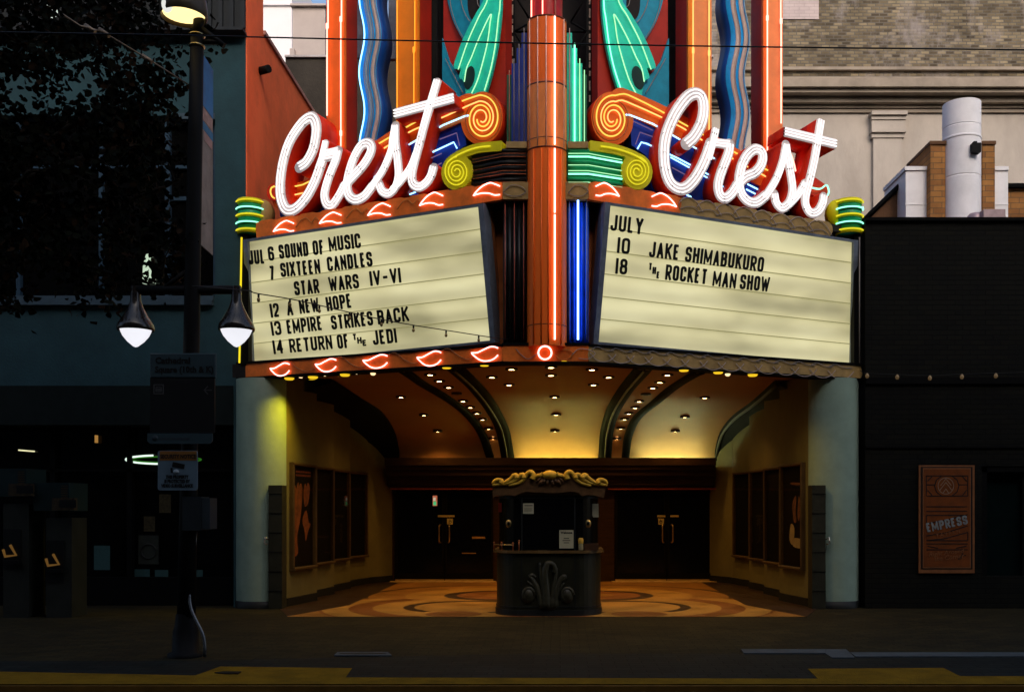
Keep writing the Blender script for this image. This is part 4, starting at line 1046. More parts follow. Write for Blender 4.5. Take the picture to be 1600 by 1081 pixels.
for u in (264, 1182):
    o_ = br(u, 690); m = MB(); m.lathe(pr.P(*o_, .1), [(.0005, -.02), (.03, -.03), (.046, -.012), (.05, .02)], 18, axis='Y', sy=1.35); sp = build(m, 'speaker_hole', M['brass'], gl)
    m = MB(); m.lathe(pr.P(*o_, .128), [(.0005, -.003), (.022, -.003), (.022, 0)], 12, axis='Y', sy=1.35); build(m, 'grille', M['lobby_black'], sp)
m = MB(); a, b = bz(848, 978), bz(1015, 765); m.obox(pb, a[0], b[0], a[1], b[1], .02, .026); wl = tag(build(m, 'welcome_sign', PAPR), 'white paper sign standing on the ticket booth counter', 'sign')
text(pb, 'Welcome', (a[0] + b[0]) / 2, b[1] - .056, .046, .0265, M['letter_black'], wl, align='CENTER', bold=.002)
m = MB()
for k, (wd, yy) in enumerate(((.06, .125), (.085, .16), (.06, .195))): m.obox(pb, (a[0] + b[0]) / 2 - wd / 1.4, (a[0] + b[0]) / 2 + wd / 1.4, b[1] - yy - .012, b[1] - yy, .0262, .028)
build(m, 'print', M['letter_black'], wl)
o_ = bz(1100, 1000); c = pb.P(o_[0], 0, .0); m = MB(); m.lathe((c.x, BY + .0, 1.046), [(.0005, 0), (.038, 0), (.04, .02), (.038, .1), (.036, .12)], 16); bt = build(m, 'sanitizer_bottle', mat('bottle_clear', (.3, .26, .14), .2), None); tag(bt, 'small bottle with yellow cap standing on the booth counter', 'bottle')
m = MB(); m.lathe((c.x, BY, 1.046), [(.04, .11), (.042, .12), (.042, .17), (.03, .195), (.0005, .198)], 16); build(m, 'cap', mat('cap_yellow', (.5, .3, .04), .4), bt)
tray = MB(); o_ = bz(1220, 960); x0 = pb.P(*o_).x; tray.box(x0 - .11, x0 + .12, BY + .02, BY + .14, 1.046, 1.15); tag(build(tray, 'leaflet_box', mat('tray_wood', (.06, .025, .01), .5, var=.4)), 'small brown leaflet box at right end of the booth counter', 'box')
rl = thing('brass_rail', 'short brass rail with little posts at left end of booth counter', 'rail', (bx - .75, BY + .1, 1.046)); 
for u in (75, 172, 310, 380):
    x0 = pb.P(*bz(u, 950)).x; yy = BY + (.32 if u < 100 else .14 if u < 200 else .02 if u < 350 else 0.0)
    m = MB(); m.tube([(x0, yy, 1.046), (x0, yy, 1.15 if u < 350 else 1.19)], .012, 7); m.ball((x0, yy, 1.155 if u < 350 else 1.195), .019, 8, 6); build(m, 'post', mat('rail_copper', (.3, .1, .04), .35, metal=.7), rl)
m = MB(); m.tube([(pb.P(*bz(75, 950)).x, BY + .32, 1.13), (pb.P(*bz(172, 950)).x, BY + .14, 1.13), (pb.P(*bz(310, 950)).x, BY + .02, 1.13)], .008, 6); build(m, 'bar', M['brass'], rl)
# ================================================================== MARQUEE
mq = thing('marquee', 'wedge shaped theatre marquee with scalloped neon bands over the entrance', 'marquee', (CEN, 16, 3.96))
foot = [OUTL, INL, INR, OUTR]


def inset(d): return [(OUTL[0] + .0, OUTL[1] + d), (INL[0] + d * .15, INL[1] + d), (INR[0] - d * .15, INR[1] + d), (OUTR[0], OUTR[1] + d)]


m = MB(); m.prism(inset(.22) + [(5.2, 17.5), (-5.6, 17.5)], ZC - .002, ZC + .06); build(m, 'soffit', M['ceiling_paint'], mq)
m = MB(); m.prism(inset(.46) + [(5.15, 17.9), (-5.5, 17.9)], ZC + .062, 6.5); build(m, 'body', mat('body_brown', (.42, .12, .03), .6, var=.3, scale=2, grime=.4), mq)
m = MB(); m.prism(inset(.06) + [(5.15, 17.9), (-5.5, 17.9)], 6.46, 6.58)
m.prism([OUTL, (-5.66, 17.2), (-5.66, 17.5), (-5.2, 17.5)], 3.97, 4.2); m.prism([OUTR, (5.26, 17.2), (5.26, 17.5), (4.9, 17.5)], 3.97, 4.2); build(m, 'deck', M['dark_back'], mq)


def band(pl, a0, b0, a1, b1, c0, c1, mt, name, lobes, side=1):
    "scalloped sheet metal band from (a0,b0) to (a1,b1); lobes = px spacing, half height c0..c1"
    A, B_ = Vector(pl.uv(a0, b0)), Vector(pl.uv(a1, b1)); n = max(int(round((B_ - A).length / lobes)), 1); st = [([A, B_], c0, True)]
    up = Vector((-(B_ - A).normalized().y, (B_ - A).normalized().x))
    for k in range(n):
        p = A + (B_ - A) * ((k + .5) / n); q = up * (c1 - c0) * side
        st.append(([p - (B_ - A) / n * .22 + q, p + (B_ - A) / n * .22 + q], c0 * .93, False))
    m = MB(); m.sdf(pl, st, -.12, .03, .02); return build(m, name, mt, mq)


ob, ol = M['lit_band'], M['olive_band']  # neon-lit and unlit copies of the band paint
band(LW, 402, 361, 786, 299, .135, .165, ob, 'top_band', .42)
band(RW, 919.5, 299, 1062, 323, .135, .165, ob, 'top_band', .42)
band(RW, 1062.2, 323.2, 1296, 362, .134, .163, ol, 'top_band', .3)
band(CP, 785.5, 299, 919.5, 299, .13, .15, ol, 'top_band', .5)
band(LW, 372, 580, 786, 553, .115, .13, ob, 'bottom_band', .5, -1)
band(RW, 919.5, 553, 1344, 582, .115, .13, ol, 'bottom_band', .3, -1)
band(CP, 785.5, 552.5, 919.5, 552.5, .125, .14, ob, 'bottom_band', .45, -1)
m = MB()
for pl, a, b in ((LW, (372, 568), (786, 540)), (RW, (919.5, 540), (1344, 570)), (CP, (785.5, 538), (919.5, 538)), (LW, (372, 592), (786, 567)), (RW, (919.5, 567), (1344, 593)), (CP, (785.5, 567), (919.5, 567))):
    u, v = pl.uv(*a), pl.uv(*b); pts = [(u[0], u[1] - .018), (v[0], v[1] - .018), (v[0], v[1] + .018), (u[0], u[1] + .018)]; m.poly(pl, pts, -.2, .05)
build(m, 'lip', M['black_trim'], mq)


def box_line(pl, pts, bx_, off=.0, lift=.06, flip=False):
    x0, y0, x1, y1 = bx_
    return smooth_line([pl.hit(x0 + (1 - u if flip else u) * (x1 - x0), y0 + v * (y1 - y0), lift) for u, v in pts], 5)


UPA, UPB = [(0, 1), (.13, .65), (.35, .25), (.62, 0), (.82, .1), (1, .25)], [(0, 1), (.12, .9), (.35, .8), (.6, .82), (.8, .95), (1, .92)]
LOA, LOB = [(0, .42), (.22, .4), (.45, .2), (.7, 0), (.88, 0), (1, .08)], [(0, .42), (.1, .62), (.3, .9), (.5, 1), (.72, .95), (.88, .8), (1, .58)]
leafs = [(LW, (427, 345, 459, 362), UPA, UPB, 0), (LW, (499, 332, 533, 349.5), UPA, UPB, 0), (LW, (574.5, 318, 610, 337), UPA, UPB, 0), (LW, (655.5, 301, 692, 321.5), UPA, UPB, 0), (LW, (739.5, 286, 781, 306), UPA, UPB, 0),
         (LW, (422, 567.5, 452, 587), LOA, LOB, 0), (LW, (492.5, 561, 525, 580.5), LOA, LOB, 0), (LW, (567, 554.5, 605, 575), LOA, LOB, 0), (LW, (651.5, 549, 689, 571.5), LOA, LOB, 0), (LW, (736.5, 542, 778, 564), LOA, LOB, 0),
         (RW, (931, 286, 967.5, 307), UPA, UPB, 1), (RW, (1018.5, 302, 1057, 323.5), UPA, UPB, 1)]
for pl, bx_, A, B_, fl in leafs:
    m = MB(); m.tube(rounded(box_line(pl, A, bx_, flip=fl)[::-1] + box_line(pl, B_, bx_, flip=fl)[1:], 0), .0105, 7); build(m, 'lit_leaf', M['neon_red'], mq)
m = MB(); m.tube([CP.hit(851.5 + 10.3 * math.cos(k * .2856), 551 + 10.3 * math.sin(k * .2856), .07) for k in range(22)], .013, 7, True); build(m, 'lit_ring', M['neon_red'], mq)


def loops(pl, x0, y0, x1, y1, n, A, mt, amp, ln=1.35, skip=()):
    for k in range(n):
        if k in skip: continue
        xa, ya = x0 + (x1 - x0) * k / n, y0 + (y1 - y0) * k / n; w = (x1 - x0) / n * ln; sl_ = (y1 - y0) / (x1 - x0)
        m = MB(); m.tube(smooth_line([pl.hit(xa + u * w, ya + u * w * sl_ + v * amp, .05) for u, v in A], 4), .0065, 5); build(m, 'unlit_loop', mt, mq)


gu, gd = M['glass_unlit'], M['glass_unlit_dim']
loops(RW, 1062, 316, 1292, 357, 8, [(-.05, .2), (.1, -.35), (.4, -.75), (.7, -.3), (.95, .7)], gu, 14)
loops(RW, 1062, 322, 1292, 363, 8, [(0, .5), (.3, -.1), (.6, -.2), (.8, .5)], gd, 9)
loops(RW, 922, 553, 1322, 582, 14, [(0, -.1), (.25, .75), (.55, 1), (.85, .6), (1.05, -.2)], gu, 11)
loops(RW, 925, 547, 1325, 576, 14, [(0, -.2), (.25, -.6), (.6, -.1), (.9, -.2)], gd, 9)
loops(LW, 462, 352, 700, 309, 3, [(0, .3), (.2, -.5), (.4, -.7), (.6, 0), (.75, -.5), (.95, .2)], mat('loop_amber', (.5, .2, .04), .3), 12, .52)  # unlit glass tinted with the red light of nearby neon
loops(LW, 404, 577, 740, 552, 4, [(.42, -.6), (.6, -.9), (.8, .2), (1.0, .8), (1.2, .3)], mat('loop_rust', (.4, .16, .06), .3), 11, .9)  # neon's red light put into the colour of these loops too
loops(CP, 786, 299, 822, 299, 1, [(0, .2), (.3, -.7), (.7, -.7), (1, 0), (.7, .6), (.3, .6), (0, .2)], gd, 12, 1)
loops(CP, 888, 299, 919, 299, 1, [(0, .2), (.3, -.7), (.7, -.7), (1, 0), (.7, .6), (.3, .6), (0, .2)], gd, 12, 1)
loops(CP, 806, 552, 840, 552, 1, [(0, -.7), (.3, .4), (.6, .9), (1, 0)], gd, 10, 1)
loops(CP, 864, 552, 895, 552, 1, [(0, 0), (.4, .9), (.8, .7), (1, 0), (.7, -.5), (.2, -.5)], mat('loop_orange', (.6, .22, .04), .3), 11, 1)
loops(CP, 893, 552, 930, 552, 1, [(0, .3), (.3, -.6), (.7, -.5), (1, 0), (.7, .8), (.3, .7)], gu, 11, 1)

# bulbs under the edge
YB = [(489, 590), (539, 586.3), (698, 574.3), (757, 570.4), (452, 592), (1068.5, 578.8), (1122, 582.4), (1176, 586.5), (881.5, 566.5)]
SB = [(507.6, 587), (557.4, 583.9), (582.9, 585.7), (610, 580.2), (663.7, 576.2), (721.5, 571.5), (781.3, 568.1), (925.9, 568), (1045.6, 575.5), (1101, 580), (1137, 587), (1154, 583.5), (1207, 587), (470, 590), (524, 585)]
for q in YB:
    pl = LW if q[0] < 785 else RW if q[0] > 920 else CP
    p = pl.hit(q[0], q[1], -.04); p.z += .012; m = MB(); m.lathe(p, [(.0005, -.034), (.06, -.028), (.08, -.012), (.084, .004)], 14); build(m, 'edge_lamp', M['bulb_yellow'], mq)
for q in SB:
    pl = LW if q[0] < 785 else RW if q[0] > 920 else CP
    p = pl.hit(q[0], q[1], -.13); p.z += .02; m = MB(); m.lathe(p, [(.0005, -.03), (.03, -.022), (.045, 0), (.045, .02)], 10); build(m, 'edge_bulb', M['bulb_cream'], mq)
p = CP.hit(823, 568, -.1); p.z = 3.985; m = MB(); m.ball(p, .045, 12, 8); build(m, 'bright_bulb', glow('bulb_hot', (1, .8, .45), 9), mq)

for q in ((539, 586.3), (698, 574.3), (852, 566), (1068.5, 578.8), (1176, 586.5)):      # what they throw on the pavement
    pl = LW if q[0] < 785 else RW if q[0] > 920 else CP
    ld = bpy.data.lights.new('edge_light', 'SPOT'); ld.energy = 70 * DIM; ld.color = (1, .56, .08); ld.spot_size = math.radians(140); ld.spot_blend = .9; ld.shadow_soft_size = .08
    lo = bpy.data.objects.new('edge_light', ld); C.objects.link(lo); lo.location = pl.hit(q[0], q[1], -.04) + Vector((0, 0, -.06))

# corner spot that washes the left column
sp = Vector((-4.22, 16.92, 3.92))
ft = thing('corner_floodlight', 'yellow floodlight tucked under the left marquee corner washing the column', 'floodlight', sp)
m = MB(); m.lathe(sp, [(.0005, .06), (.07, .06), (.08, -.02), (.07, -.03)], 14); build(m, 'housing', M['black_steel'], ft)
m = MB(); m.lathe(sp, [(.0005, -.02), (.066, -.021)], 14); build(m, 'lens', M['bulb_yellow'], ft)
ld = bpy.data.lights.new('corner_spot', 'SPOT'); ld.energy = 170 * DIM; ld.color = (1, .70, .02); ld.spot_size = math.radians(80); ld.spot_blend = 1; ld.shadow_soft_size = .07
lo = bpy.data.objects.new('corner_spot', ld); C.objects.link(lo); lo.location = sp + Vector((0, 0, -.04)); lo.rotation_euler = (Vector((-4.95, 17.06, 2.8)) - lo.location).to_track_quat('-Z', 'Y').to_euler()

# ------------------------------------------------------------------ reader boards
mp_ = bpy.data.materials.new('backlit_panel'); mp_.use_nodes = True
N, L = mp_.node_tree.nodes, mp_.node_tree.links; B = N['Principled BSDF']; B.inputs['Roughness'].default_value = .35; B.inputs['Base Color'].default_value = (.45, .42, .3, 1)
geo = N.new('ShaderNodeNewGeometry'); nz = N.new('ShaderNodeTexNoise'); nz.inputs['Scale'].default_value = 1.1; nz.inputs['Detail'].default_value = 2.5; nz.inputs['Roughness'].default_value = .5
mpn = N.new('ShaderNodeMapping'); mpn.inputs['Scale'].default_value = (.55, .55, 1.5); L.new(geo.outputs['Position'], mpn.inputs[0]); L.new(mpn.outputs[0], nz.inputs['Vector'])
cr = N.new('ShaderNodeValToRGB'); cr.color_ramp.elements[0].position = .3; cr.color_ramp.elements[0].color = (.31, .285, .14, 1); cr.color_ramp.elements[1].position = .7; cr.color_ramp.elements[1].color = (.71, .665, .38, 1)
e = cr.color_ramp.elements.new(.48); e.color = (.545, .50, .265, 1)
L.new(nz.outputs[0], cr.inputs[0]); wv = N.new('ShaderNodeTexWave'); wv.bands_direction = 'Z'; wv.inputs['Scale'].default_value = .86; wv.inputs['Distortion'].default_value = .15; wv.inputs['Detail'].default_value = 2   # tube glow and rail shade painted as bands in the emission
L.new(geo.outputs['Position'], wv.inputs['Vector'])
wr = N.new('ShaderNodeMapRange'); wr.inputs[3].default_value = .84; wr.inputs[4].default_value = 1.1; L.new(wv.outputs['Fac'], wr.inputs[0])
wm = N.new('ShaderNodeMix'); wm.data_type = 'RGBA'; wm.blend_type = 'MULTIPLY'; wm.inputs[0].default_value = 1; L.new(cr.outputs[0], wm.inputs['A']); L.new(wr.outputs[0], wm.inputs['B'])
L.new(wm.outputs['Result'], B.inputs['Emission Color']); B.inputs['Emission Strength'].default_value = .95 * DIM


CASE = mat('case_brown', (.28, .085, .025), .6, var=.3)
RAIL = mat('rail_clear', (.3, .28, .16), .3, emit=((.52, .48, .235), .42 * DIM))  # panel light showing through the rails set as their own glow


def board(wing, tl, tr, br_, bl, rows, label, nm):
    TL, TR, BR = wing.hit(*tl, .06), wing.hit(*tr, .06), wing.hit(*br_, -.33)
    if nm == 'R': TL, TR, BL = wing.hit(*tl, .06), wing.hit(*tr, .06), wing.hit(*bl, -.33); pl = Plane(BL, TR - TL, TL - BL)
    else: pl = Plane(BR, TR - TL, TR - BR)
    t = thing('reader_board', label, 'sign board', pl.hit((bl[0] + br_[0]) / 2, (bl[1] + br_[1]) / 2))
    cs = [Vector(pl.uv(*q)) for q in (bl, br_, tr, tl)]; c0 = sum(cs, Vector((0, 0))) / 4

    def ring(k): return [q + (c0 - q).normalized() * k * 1.414 for q in cs]
    o_, i_ = ring(0), ring(.068)
    m = MB(); m.poly(pl, ring(.03), -.2, -.02); m.poly(pl, ring(.0), -.3, -.2); build(m, 'case', CASE, t)
    for k in range(4):
        j = (k + 1) % 4; m = MB(); m.poly(pl, [o_[k], o_[j], i_[j], i_[k]], -.19, .055 + .002 * (k % 2)); build(m, 'frame_bar', M['frame_steel'], t)
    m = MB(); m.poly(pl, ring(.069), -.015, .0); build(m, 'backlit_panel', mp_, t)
    i_ = ring(.07)
    for k in range(1, rows):
        v = k / rows; a, b = i_[0].lerp(i_[3], v), i_[1].lerp(i_[2], v)
        m = MB(); m.poly(pl, [a, b, b + Vector((0, .011)), a + Vector((0, .011))], .001, .014); m.poly(pl, [a + Vector((0, .0115)), b + Vector((0, .0115)), b + Vector((0, .016)), a + Vector((0, .016))], .001, .02)
        build(m, 'letter_rail', RAIL, t)
    return t, pl


lb, LB = board(LW, (383, 375), (757, 318), (776, 535), (392, 573), 6, 'lit cream reader board left of the pillar, listing six film titles', 'L')
rb, RB = board(RW, (944, 316), (1338, 376), (1333, 573), (925, 537), 6, 'lit cream reader board right of the pillar, listing two July concerts', 'R')
WL = [('JUL', 390.0, 413.8, 414.8, 411.9), ('6', 420.7, 408, 429.6, 407), ('SOUND', 437.6, 405, 482.9, 400), ('OF', 490.3, 399, 507.5, 397.3), ('MUSIC', 515.5, 393.5, 564.8, 387.4),
      ('7', 422.8, 437.9, 430.2, 437), ('SIXTEEN', 440, 433.3, 501.5, 427.3), ('CANDLES', 513, 424.4, 583, 416),
      ('STAR', 461.6, 462, 500, 457.8), ('WARS', 515.5, 455.5, 562, 450.4), ('IV-VI', 579.7, 447, 627.5, 441.5),
      ('12', 424.6, 496.5, 438, 494.7), ('A', 450, 493.2, 459, 492.4), ('NEW', 469.6, 490.6, 499.5, 487), ('HOPE', 512, 486.6, 551, 480.6),
      ('13', 426, 524.7, 441, 522.7), ('EMPIRE', 450.3, 522, 505, 515.6), ('STRIKES', 519.3, 515.3, 584, 508.2), ('BACK', 591.5, 507.3, 640, 501.5),
      ('14', 428.7, 553.4, 444.2, 551.7), ('RETURN', 454, 551, 520.3, 545.2), ('OF', 528.8, 545.2, 546.5, 543.2), ('JEDI', 584, 539.3, 621, 535.2)]
for w, xa, ya, xb, yb_ in WL:
    set_word(LB, w, LB.uv(xa, ya, .02), LB.uv(xb, yb_, .02), .236, .042, .022, lb, M['letter_black'], .012)
for ch, xa, yb_, xb in (('T', 552, 531.5, 558), ('H', 559.2, 537, 566), ('E', 567.5, 540.8, 573.7)): set_word(LB, ch, LB.uv(xa, yb_, .02), LB.uv(xb, yb_ - .6, .02), .105, .028, .022, lb, M['letter_black'], .012)
WR = [('JULY', 953, 360.2, 1003, 366.8), ('10', 963.5, 395.5, 983, 397.6), ('18', 961, 427.8, 979, 429.6), ('JAKE', 1013.4, 401.7, 1060, 406.9), ('SHIMABUKURO', 1069.4, 409, 1191.5, 425.5),
      ('ROCKET', 1038.6, 437.2, 1103.5, 444.4), ('MAN', 1112.5, 446.7, 1148.5, 451.2), ('SHOW', 1155, 451.6, 1200.5, 456.4)]
for w, xa, ya, xb, yb_ in WR:
    set_word(RB, w, RB.uv(xa, ya, .02), RB.uv(xb, yb_, .02), .242, .042, .022, rb, M['letter_black'], .012)
for ch, xa, yb_, xb in (('T', 1012.8, 421.7, 1018.4), ('H', 1018.8, 428, 1024.4), ('E', 1025.2, 435, 1030)): set_word(RB, ch, RB.uv(xa, yb_, .02), RB.uv(xb, yb_ + .5, .02), .11, .028, .022, rb, M['letter_black'], .012)

# ------------------------------------------------------------------ script signs
z1 = lambda q: (420 + q[0] / 4.6, 110 + q[1] / 4.6)
z2 = lambda q: (570 + q[0] / 4.6, 110 + q[1] / 4.6)
z3 = lambda q: (900 + q[0] / 4.6, 110 + q[1] / 4.6)
z4 = lambda q: (1100 + q[0] / 4.7, 170 + q[1] / 4.7)
R1, R0 = .085, .072
CRL = [('C', [([z1(q) for q in ((222, 695), (270, 660), (315, 580), (337, 490), (342, 410), (325, 355), (295, 340), (235, 385), (155, 505), (108, 640), (85, 780), (85, 900), (112, 985), (150, 1008), (205, 985), (275, 905), (335, 790), (385, 650))], .092, False)]),
       ('r', [([z1(q) for q in ((372, 690), (392, 600), (412, 512))], .062, True), ([z1(q) for q in ((395, 605), (450, 592), (500, 580))], .068, True), ([z1(q) for q in ((500, 580), (482, 650), (445, 740), (415, 830), (402, 900), (418, 960), (455, 972), (505, 905), (545, 830))], .078, False), ([z1(q) for q in ((400, 640), (460, 628))], .05, True)]),
       ('e', [([z1(q) for q in ((540, 838), (610, 765), (685, 680), (732, 600), (738, 548), (708, 525), (662, 550), (612, 640), (577, 750), (565, 840), (582, 905), (630, 932), (690, 905), (745, 838))], .080, False)]),
       ('s', [([z1(q) for q in ((735, 850), (780, 790), (835, 700), (885, 575))] + [z2(q) for q in ((205, 500), (222, 402))], .066, True), ([z2(q) for q in ((222, 402), (224, 520), (240, 650), (246, 760), (222, 845), (175, 888), (130, 872), (106, 822))], .070, False)]),
       ('t', [([z2(q) for q in ((205, 862), (270, 790), (335, 700), (375, 600))], .066, False), ([z2(q) for q in ((527, 75), (490, 200), (440, 370), (395, 540), (355, 690), (342, 765), (352, 820), (395, 842), (445, 812), (480, 760), (500, 695))], .074, True), ([z2(q) for q in ((216, 318), (645, 202))], .078, True)])]
CRR = [('C', [([z3(q) for q in ((792, 530), (850, 475), (902, 375), (918, 270), (900, 190), (855, 168), (795, 200), (715, 310), (655, 445), (633, 570), (640, 700), (675, 805), (738, 852), (800, 838), (868, 760), (925, 650), (968, 530))], .092, False)]),
       ('r', [([z4(q) for q in ((30, 370), (60, 260), (85, 150))], .064, True), ([z4(q) for q in ((70, 250), (130, 258), (185, 262))], .072, True), ([z4(q) for q in ((188, 262), (178, 330), (140, 430), (112, 510), (102, 580), (118, 640), (152, 658), (195, 630), (240, 565))], .080, False)]),
       ('e', [([z4(q) for q in ((235, 570), (300, 505), (370, 472), (415, 418), (430, 350), (408, 308), (365, 302), (312, 348), (272, 430), (255, 530), (270, 620), (318, 678), (380, 690), (450, 640))], .082, False)]),
       ('s', [([z4(q) for q in ((440, 655), (485, 590), (530, 510), (570, 400), (598, 268))], .066, True), ([z4(q) for q in ((598, 268), (618, 400), (640, 530), (645, 610), (622, 690), (570, 732), (528, 695), (513, 628))], .074, False)]),
       ('t', [([z4(q) for q in ((612, 712), (680, 640), (735, 550))], .064, False), ([z4(q) for q in ((854, 88), (832, 220), (805, 380), (765, 550), (740, 650), (745, 720), (780, 768), (828, 758), (862, 705), (876, 640))], .076, True), ([z4(q) for q in ((582, 170), (965, 262))], .080, True)])]
for pl, tab, lab in ((LW, CRL, 'white neon script sign reading Crest over the six film titles'), (RW, CRR, 'white neon script sign reading Crest over the July concerts')):
    b0 = pl.hit(560 if pl is LW else 1190, 330); t = thing('script_sign', lab, 'neon sign', b0, 'neon script signs on the marquee')
    for k, (ch, strokes) in enumerate(tab):
        sts, tubes = [], []
        for pts, r, fl in strokes:
            q = [pl.uv(*z, .02) for z in pts]; q = smooth_line([Vector(p) for p in q], 6) if len(q) > 2 else [Vector(p) for p in q]
            r *= 1.1; sts.append((q, r, fl)); ds = (-.55, 0, .55) if r > .06 else (0,)
            for d in ds:
                ql = offset_line(q, d * r)
                if len(ql) > 3: pass
                tubes.append(ql)
        m = MB(); m.sdf(pl, sts, -.46, .02 + k * .004, .016, 0, 1)
        lt = build(m, 'letter', [M['white_face'], M['letter_side']], t)
        m = MB()
        for q in tubes: m.tube([pl.P(p.x, p.y, .045 + k * .004) for p in q], .0125, 6)
        build(m, 'neon_tube', M['neon_white'], lt)
        m = MB()
        for q in tubes:
            acc = .1
            for p, p2 in zip(q, q[1:]):
                acc += (p2 - p).length
                if acc > .55:
                    acc = random.uniform(-.1, .05); d_ = (p2 - p).normalized(); pp = pl.P(p.x, p.y, .04 + k * .004); dd = (pl.s * d_.x + pl.t * d_.y) * .007; m.tube([pp - dd, pp + dd], .0165, 6)
        build(m, 'tube_clip', M['clip_tan'], lt)
        if k == 0:
            m = MB(); q = sts[0][0]
            for j in range(6, len(q) - 4, 14): p = pl.P(q[j].x, q[j].y, -.3); m.tube([p, p + Vector((0, .5, -.05))], .015, 4)
            build(m, 'bracket', M['black_steel'], lt)
# ------------------------------------------------------------------ scroll ornaments behind the script
def spiral(c, rx, ry, k0, k1, a0, turns, cw, n=60):
    out = []
    for i in range(n + 1):
        u = i / n; a = math.radians(a0) + (-1 if cw else 1) * turns * 2 * math.pi * u; k = k0 + (k1 - k0) * u
        out.append((c[0] + math.cos(a) * rx * k, c[1] - math.sin(a) * ry * k))
    return out


for pl, cw, c, tail1, tail2, blue, lit, unlit, lab in (
    (LW, True, (752.6, 185), [(428, 292), (463, 291), (485, 283), (540, 252), (594, 223.5), (635, 199), (661, 185), (700, 167), (728, 156)], [(440, 309), (463, 304), (490, 296), (540, 268), (594, 236), (635, 209), (661, 197), (700, 180), (730, 166)],
     [(722, 176), (727, 226), (702, 242), (688, 300), (520, 330), (436, 338), (434, 305), (480, 295), (560, 250), (640, 207)],
     [[(732, 180.8), (727, 181.5), (692, 196), (652, 218.7), (600, 249)], [(714, 232), (709, 222.5), (680, 236), (600, 272)], [(480, 318), (500, 312), (570, 283), (640, 252)], [(640, 304), (660, 296)]],
     [[(718, 228), (713.5, 208), (687, 218)], [(690, 240), (640, 262)], [(690, 255), (650, 275)]], 'red spiral scroll with yellow neon and blue tail behind the left Crest letters'),
    (RW, False, (957, 185), [(1268, 293), (1240, 285), (1191, 262), (1130, 228), (1070, 195), (1030, 172.5), (991, 153), (975, 147)], [(1262, 306), (1235, 297), (1191, 273), (1130, 240), (1068, 201), (1026, 180), (990, 164), (972, 157)],
     [(985, 175), (988, 226), (1010, 242), (1022, 302), (1100, 314), (1180, 328), (1268, 334), (1268, 302), (1180, 272), (1080, 219), (1030, 190)],
     [[(978, 179.6), (984, 180), (1019.6, 193.7), (1060, 217), (1120, 250)], [(996, 233), (1002, 222.6), (1011, 225), (1060, 248), (1120, 280)], [(1047.8, 246), (1077, 262), (1130, 292)], [(1068, 302), (1080, 308)], [(1168, 288), (1184, 296)], [(1166, 296), (1180, 303)]],
     [[(993, 226), (1000, 207), (1020, 214)], [(990, 190), (1020, 204)], [(1050, 262), (1070, 273)]], 'red spiral scroll with yellow neon and blue tail behind the right Crest letters')):
    off = -.30
    t = thing('scroll_ornament', lab, 'neon ornament', pl.hit(*c, off), 'red scroll ornaments on the marquee')
    q = smooth_line([Vector(pl.uv(*z, off)) for z in tail2], 4)
    el = [pl.uv(c[0] + math.cos(a * .1745) * 20 * 1.0, c[1] + math.sin(a * .1745) * 27, off) for a in range(36)]
    ex = [pl.uv(c[0] + dx, c[1] + dy, off) for dx, dy in ((0, -14), (0, 14))]
    fill = [pl.uv(c[0] + dx, c[1], off) for dx in (-10, 10)]
    m = MB(); m.sdf(pl, [(q, .20, False), (el, .145, False, True), (ex, .2, False), (fill, .22, False)], -.62, off, .022, 0, 1); pb_ = build(m, 'scroll_plate', [M['red_paint'], M['letter_side']], t)
    m = MB(); m.poly(pl, [pl.uv(*z, off) for z in blue], -.6, off - .03); bp = build(m, 'blue_panel', M['deep_blue_paint'], t)
    S1 = tail1 + spiral(c, 33, 42, .86, .22, 100 if cw else 80, 1.75, cw)
    S2 = tail2 + spiral(c, 33, 42, .64, .12, 105 if cw else 75, 1.6, cw)
    for S_, mt, r in ((S1, M['neon_yellow'], .012), (S2, M['neon_orange'], .011)):
        m = MB(); m.tube(smooth_line([pl.hit(*z, off + .05) for z in S_], 2), r, 6); build(m, 'neon_line', mt, pb_)
    S3 = spiral(c, 33, 42, .98, .50, 60 if cw else 120, 1.4, cw)
    m = MB(); m.tube([pl.hit(*z, off + .04) for z in S3], .008, 5); build(m, 'unlit_line', mat('line_rust', (.5, .12, .03), .3), pb_)
    for w in lit:
        m = MB(); m.tube([pl.hit(*z, off + .03) for z in w], .0115, 6); build(m, 'lit_blue_line', M['neon_sky'], bp)
    for w in unlit:
        m = MB(); m.tube([pl.hit(*z, off + .03) for z in w], .009, 5); build(m, 'unlit_blue_line', M['unlit_violet_glow'], bp)
# curl tips at the outer ends
for pl, pts, mt, lab, bk in ((LW, [(429, 291), (424, 294), (422.6, 300), (425, 307), (429, 310)], M['neon_yellow'], 'small yellow neon curl at the outer end of the left scroll', [(428, 300), (450, 300)]),
                             (RW, [(1266, 293), (1281, 295.5), (1291, 289.5), (1294.8, 297), (1294, 304), (1289, 310)], M['neon_mint'], 'small mint green neon curl at the outer end of the right scroll', [(1270, 290), (1285, 300)])):
    t = thing('neon_curl', lab, 'neon ornament', pl.hit(*pts[0], -.2))
    m = MB(); m.sdf(pl, [([pl.uv(*z, -.25) for z in bk], .15, False)], -.5, -.25, .02); build(m, 'plate', M['letter_side'], t)
    m = MB(); m.tube(smooth_line([pl.hit(*z, -.18) for z in pts], 4), .014, 6); build(m, 'neon_line', mt, t)
m = MB(); pts = [(1233, 236), (1237, 245), (1241, 258), (1243, 268)]; m.tube(smooth_line([RW.hit(*z, -.3) for z in pts], 4), .014, 6)
tag(build(m, 'neon_arc', M['neon_pink']), 'short pink neon arc between the s and t of the right Crest', 'neon tube')

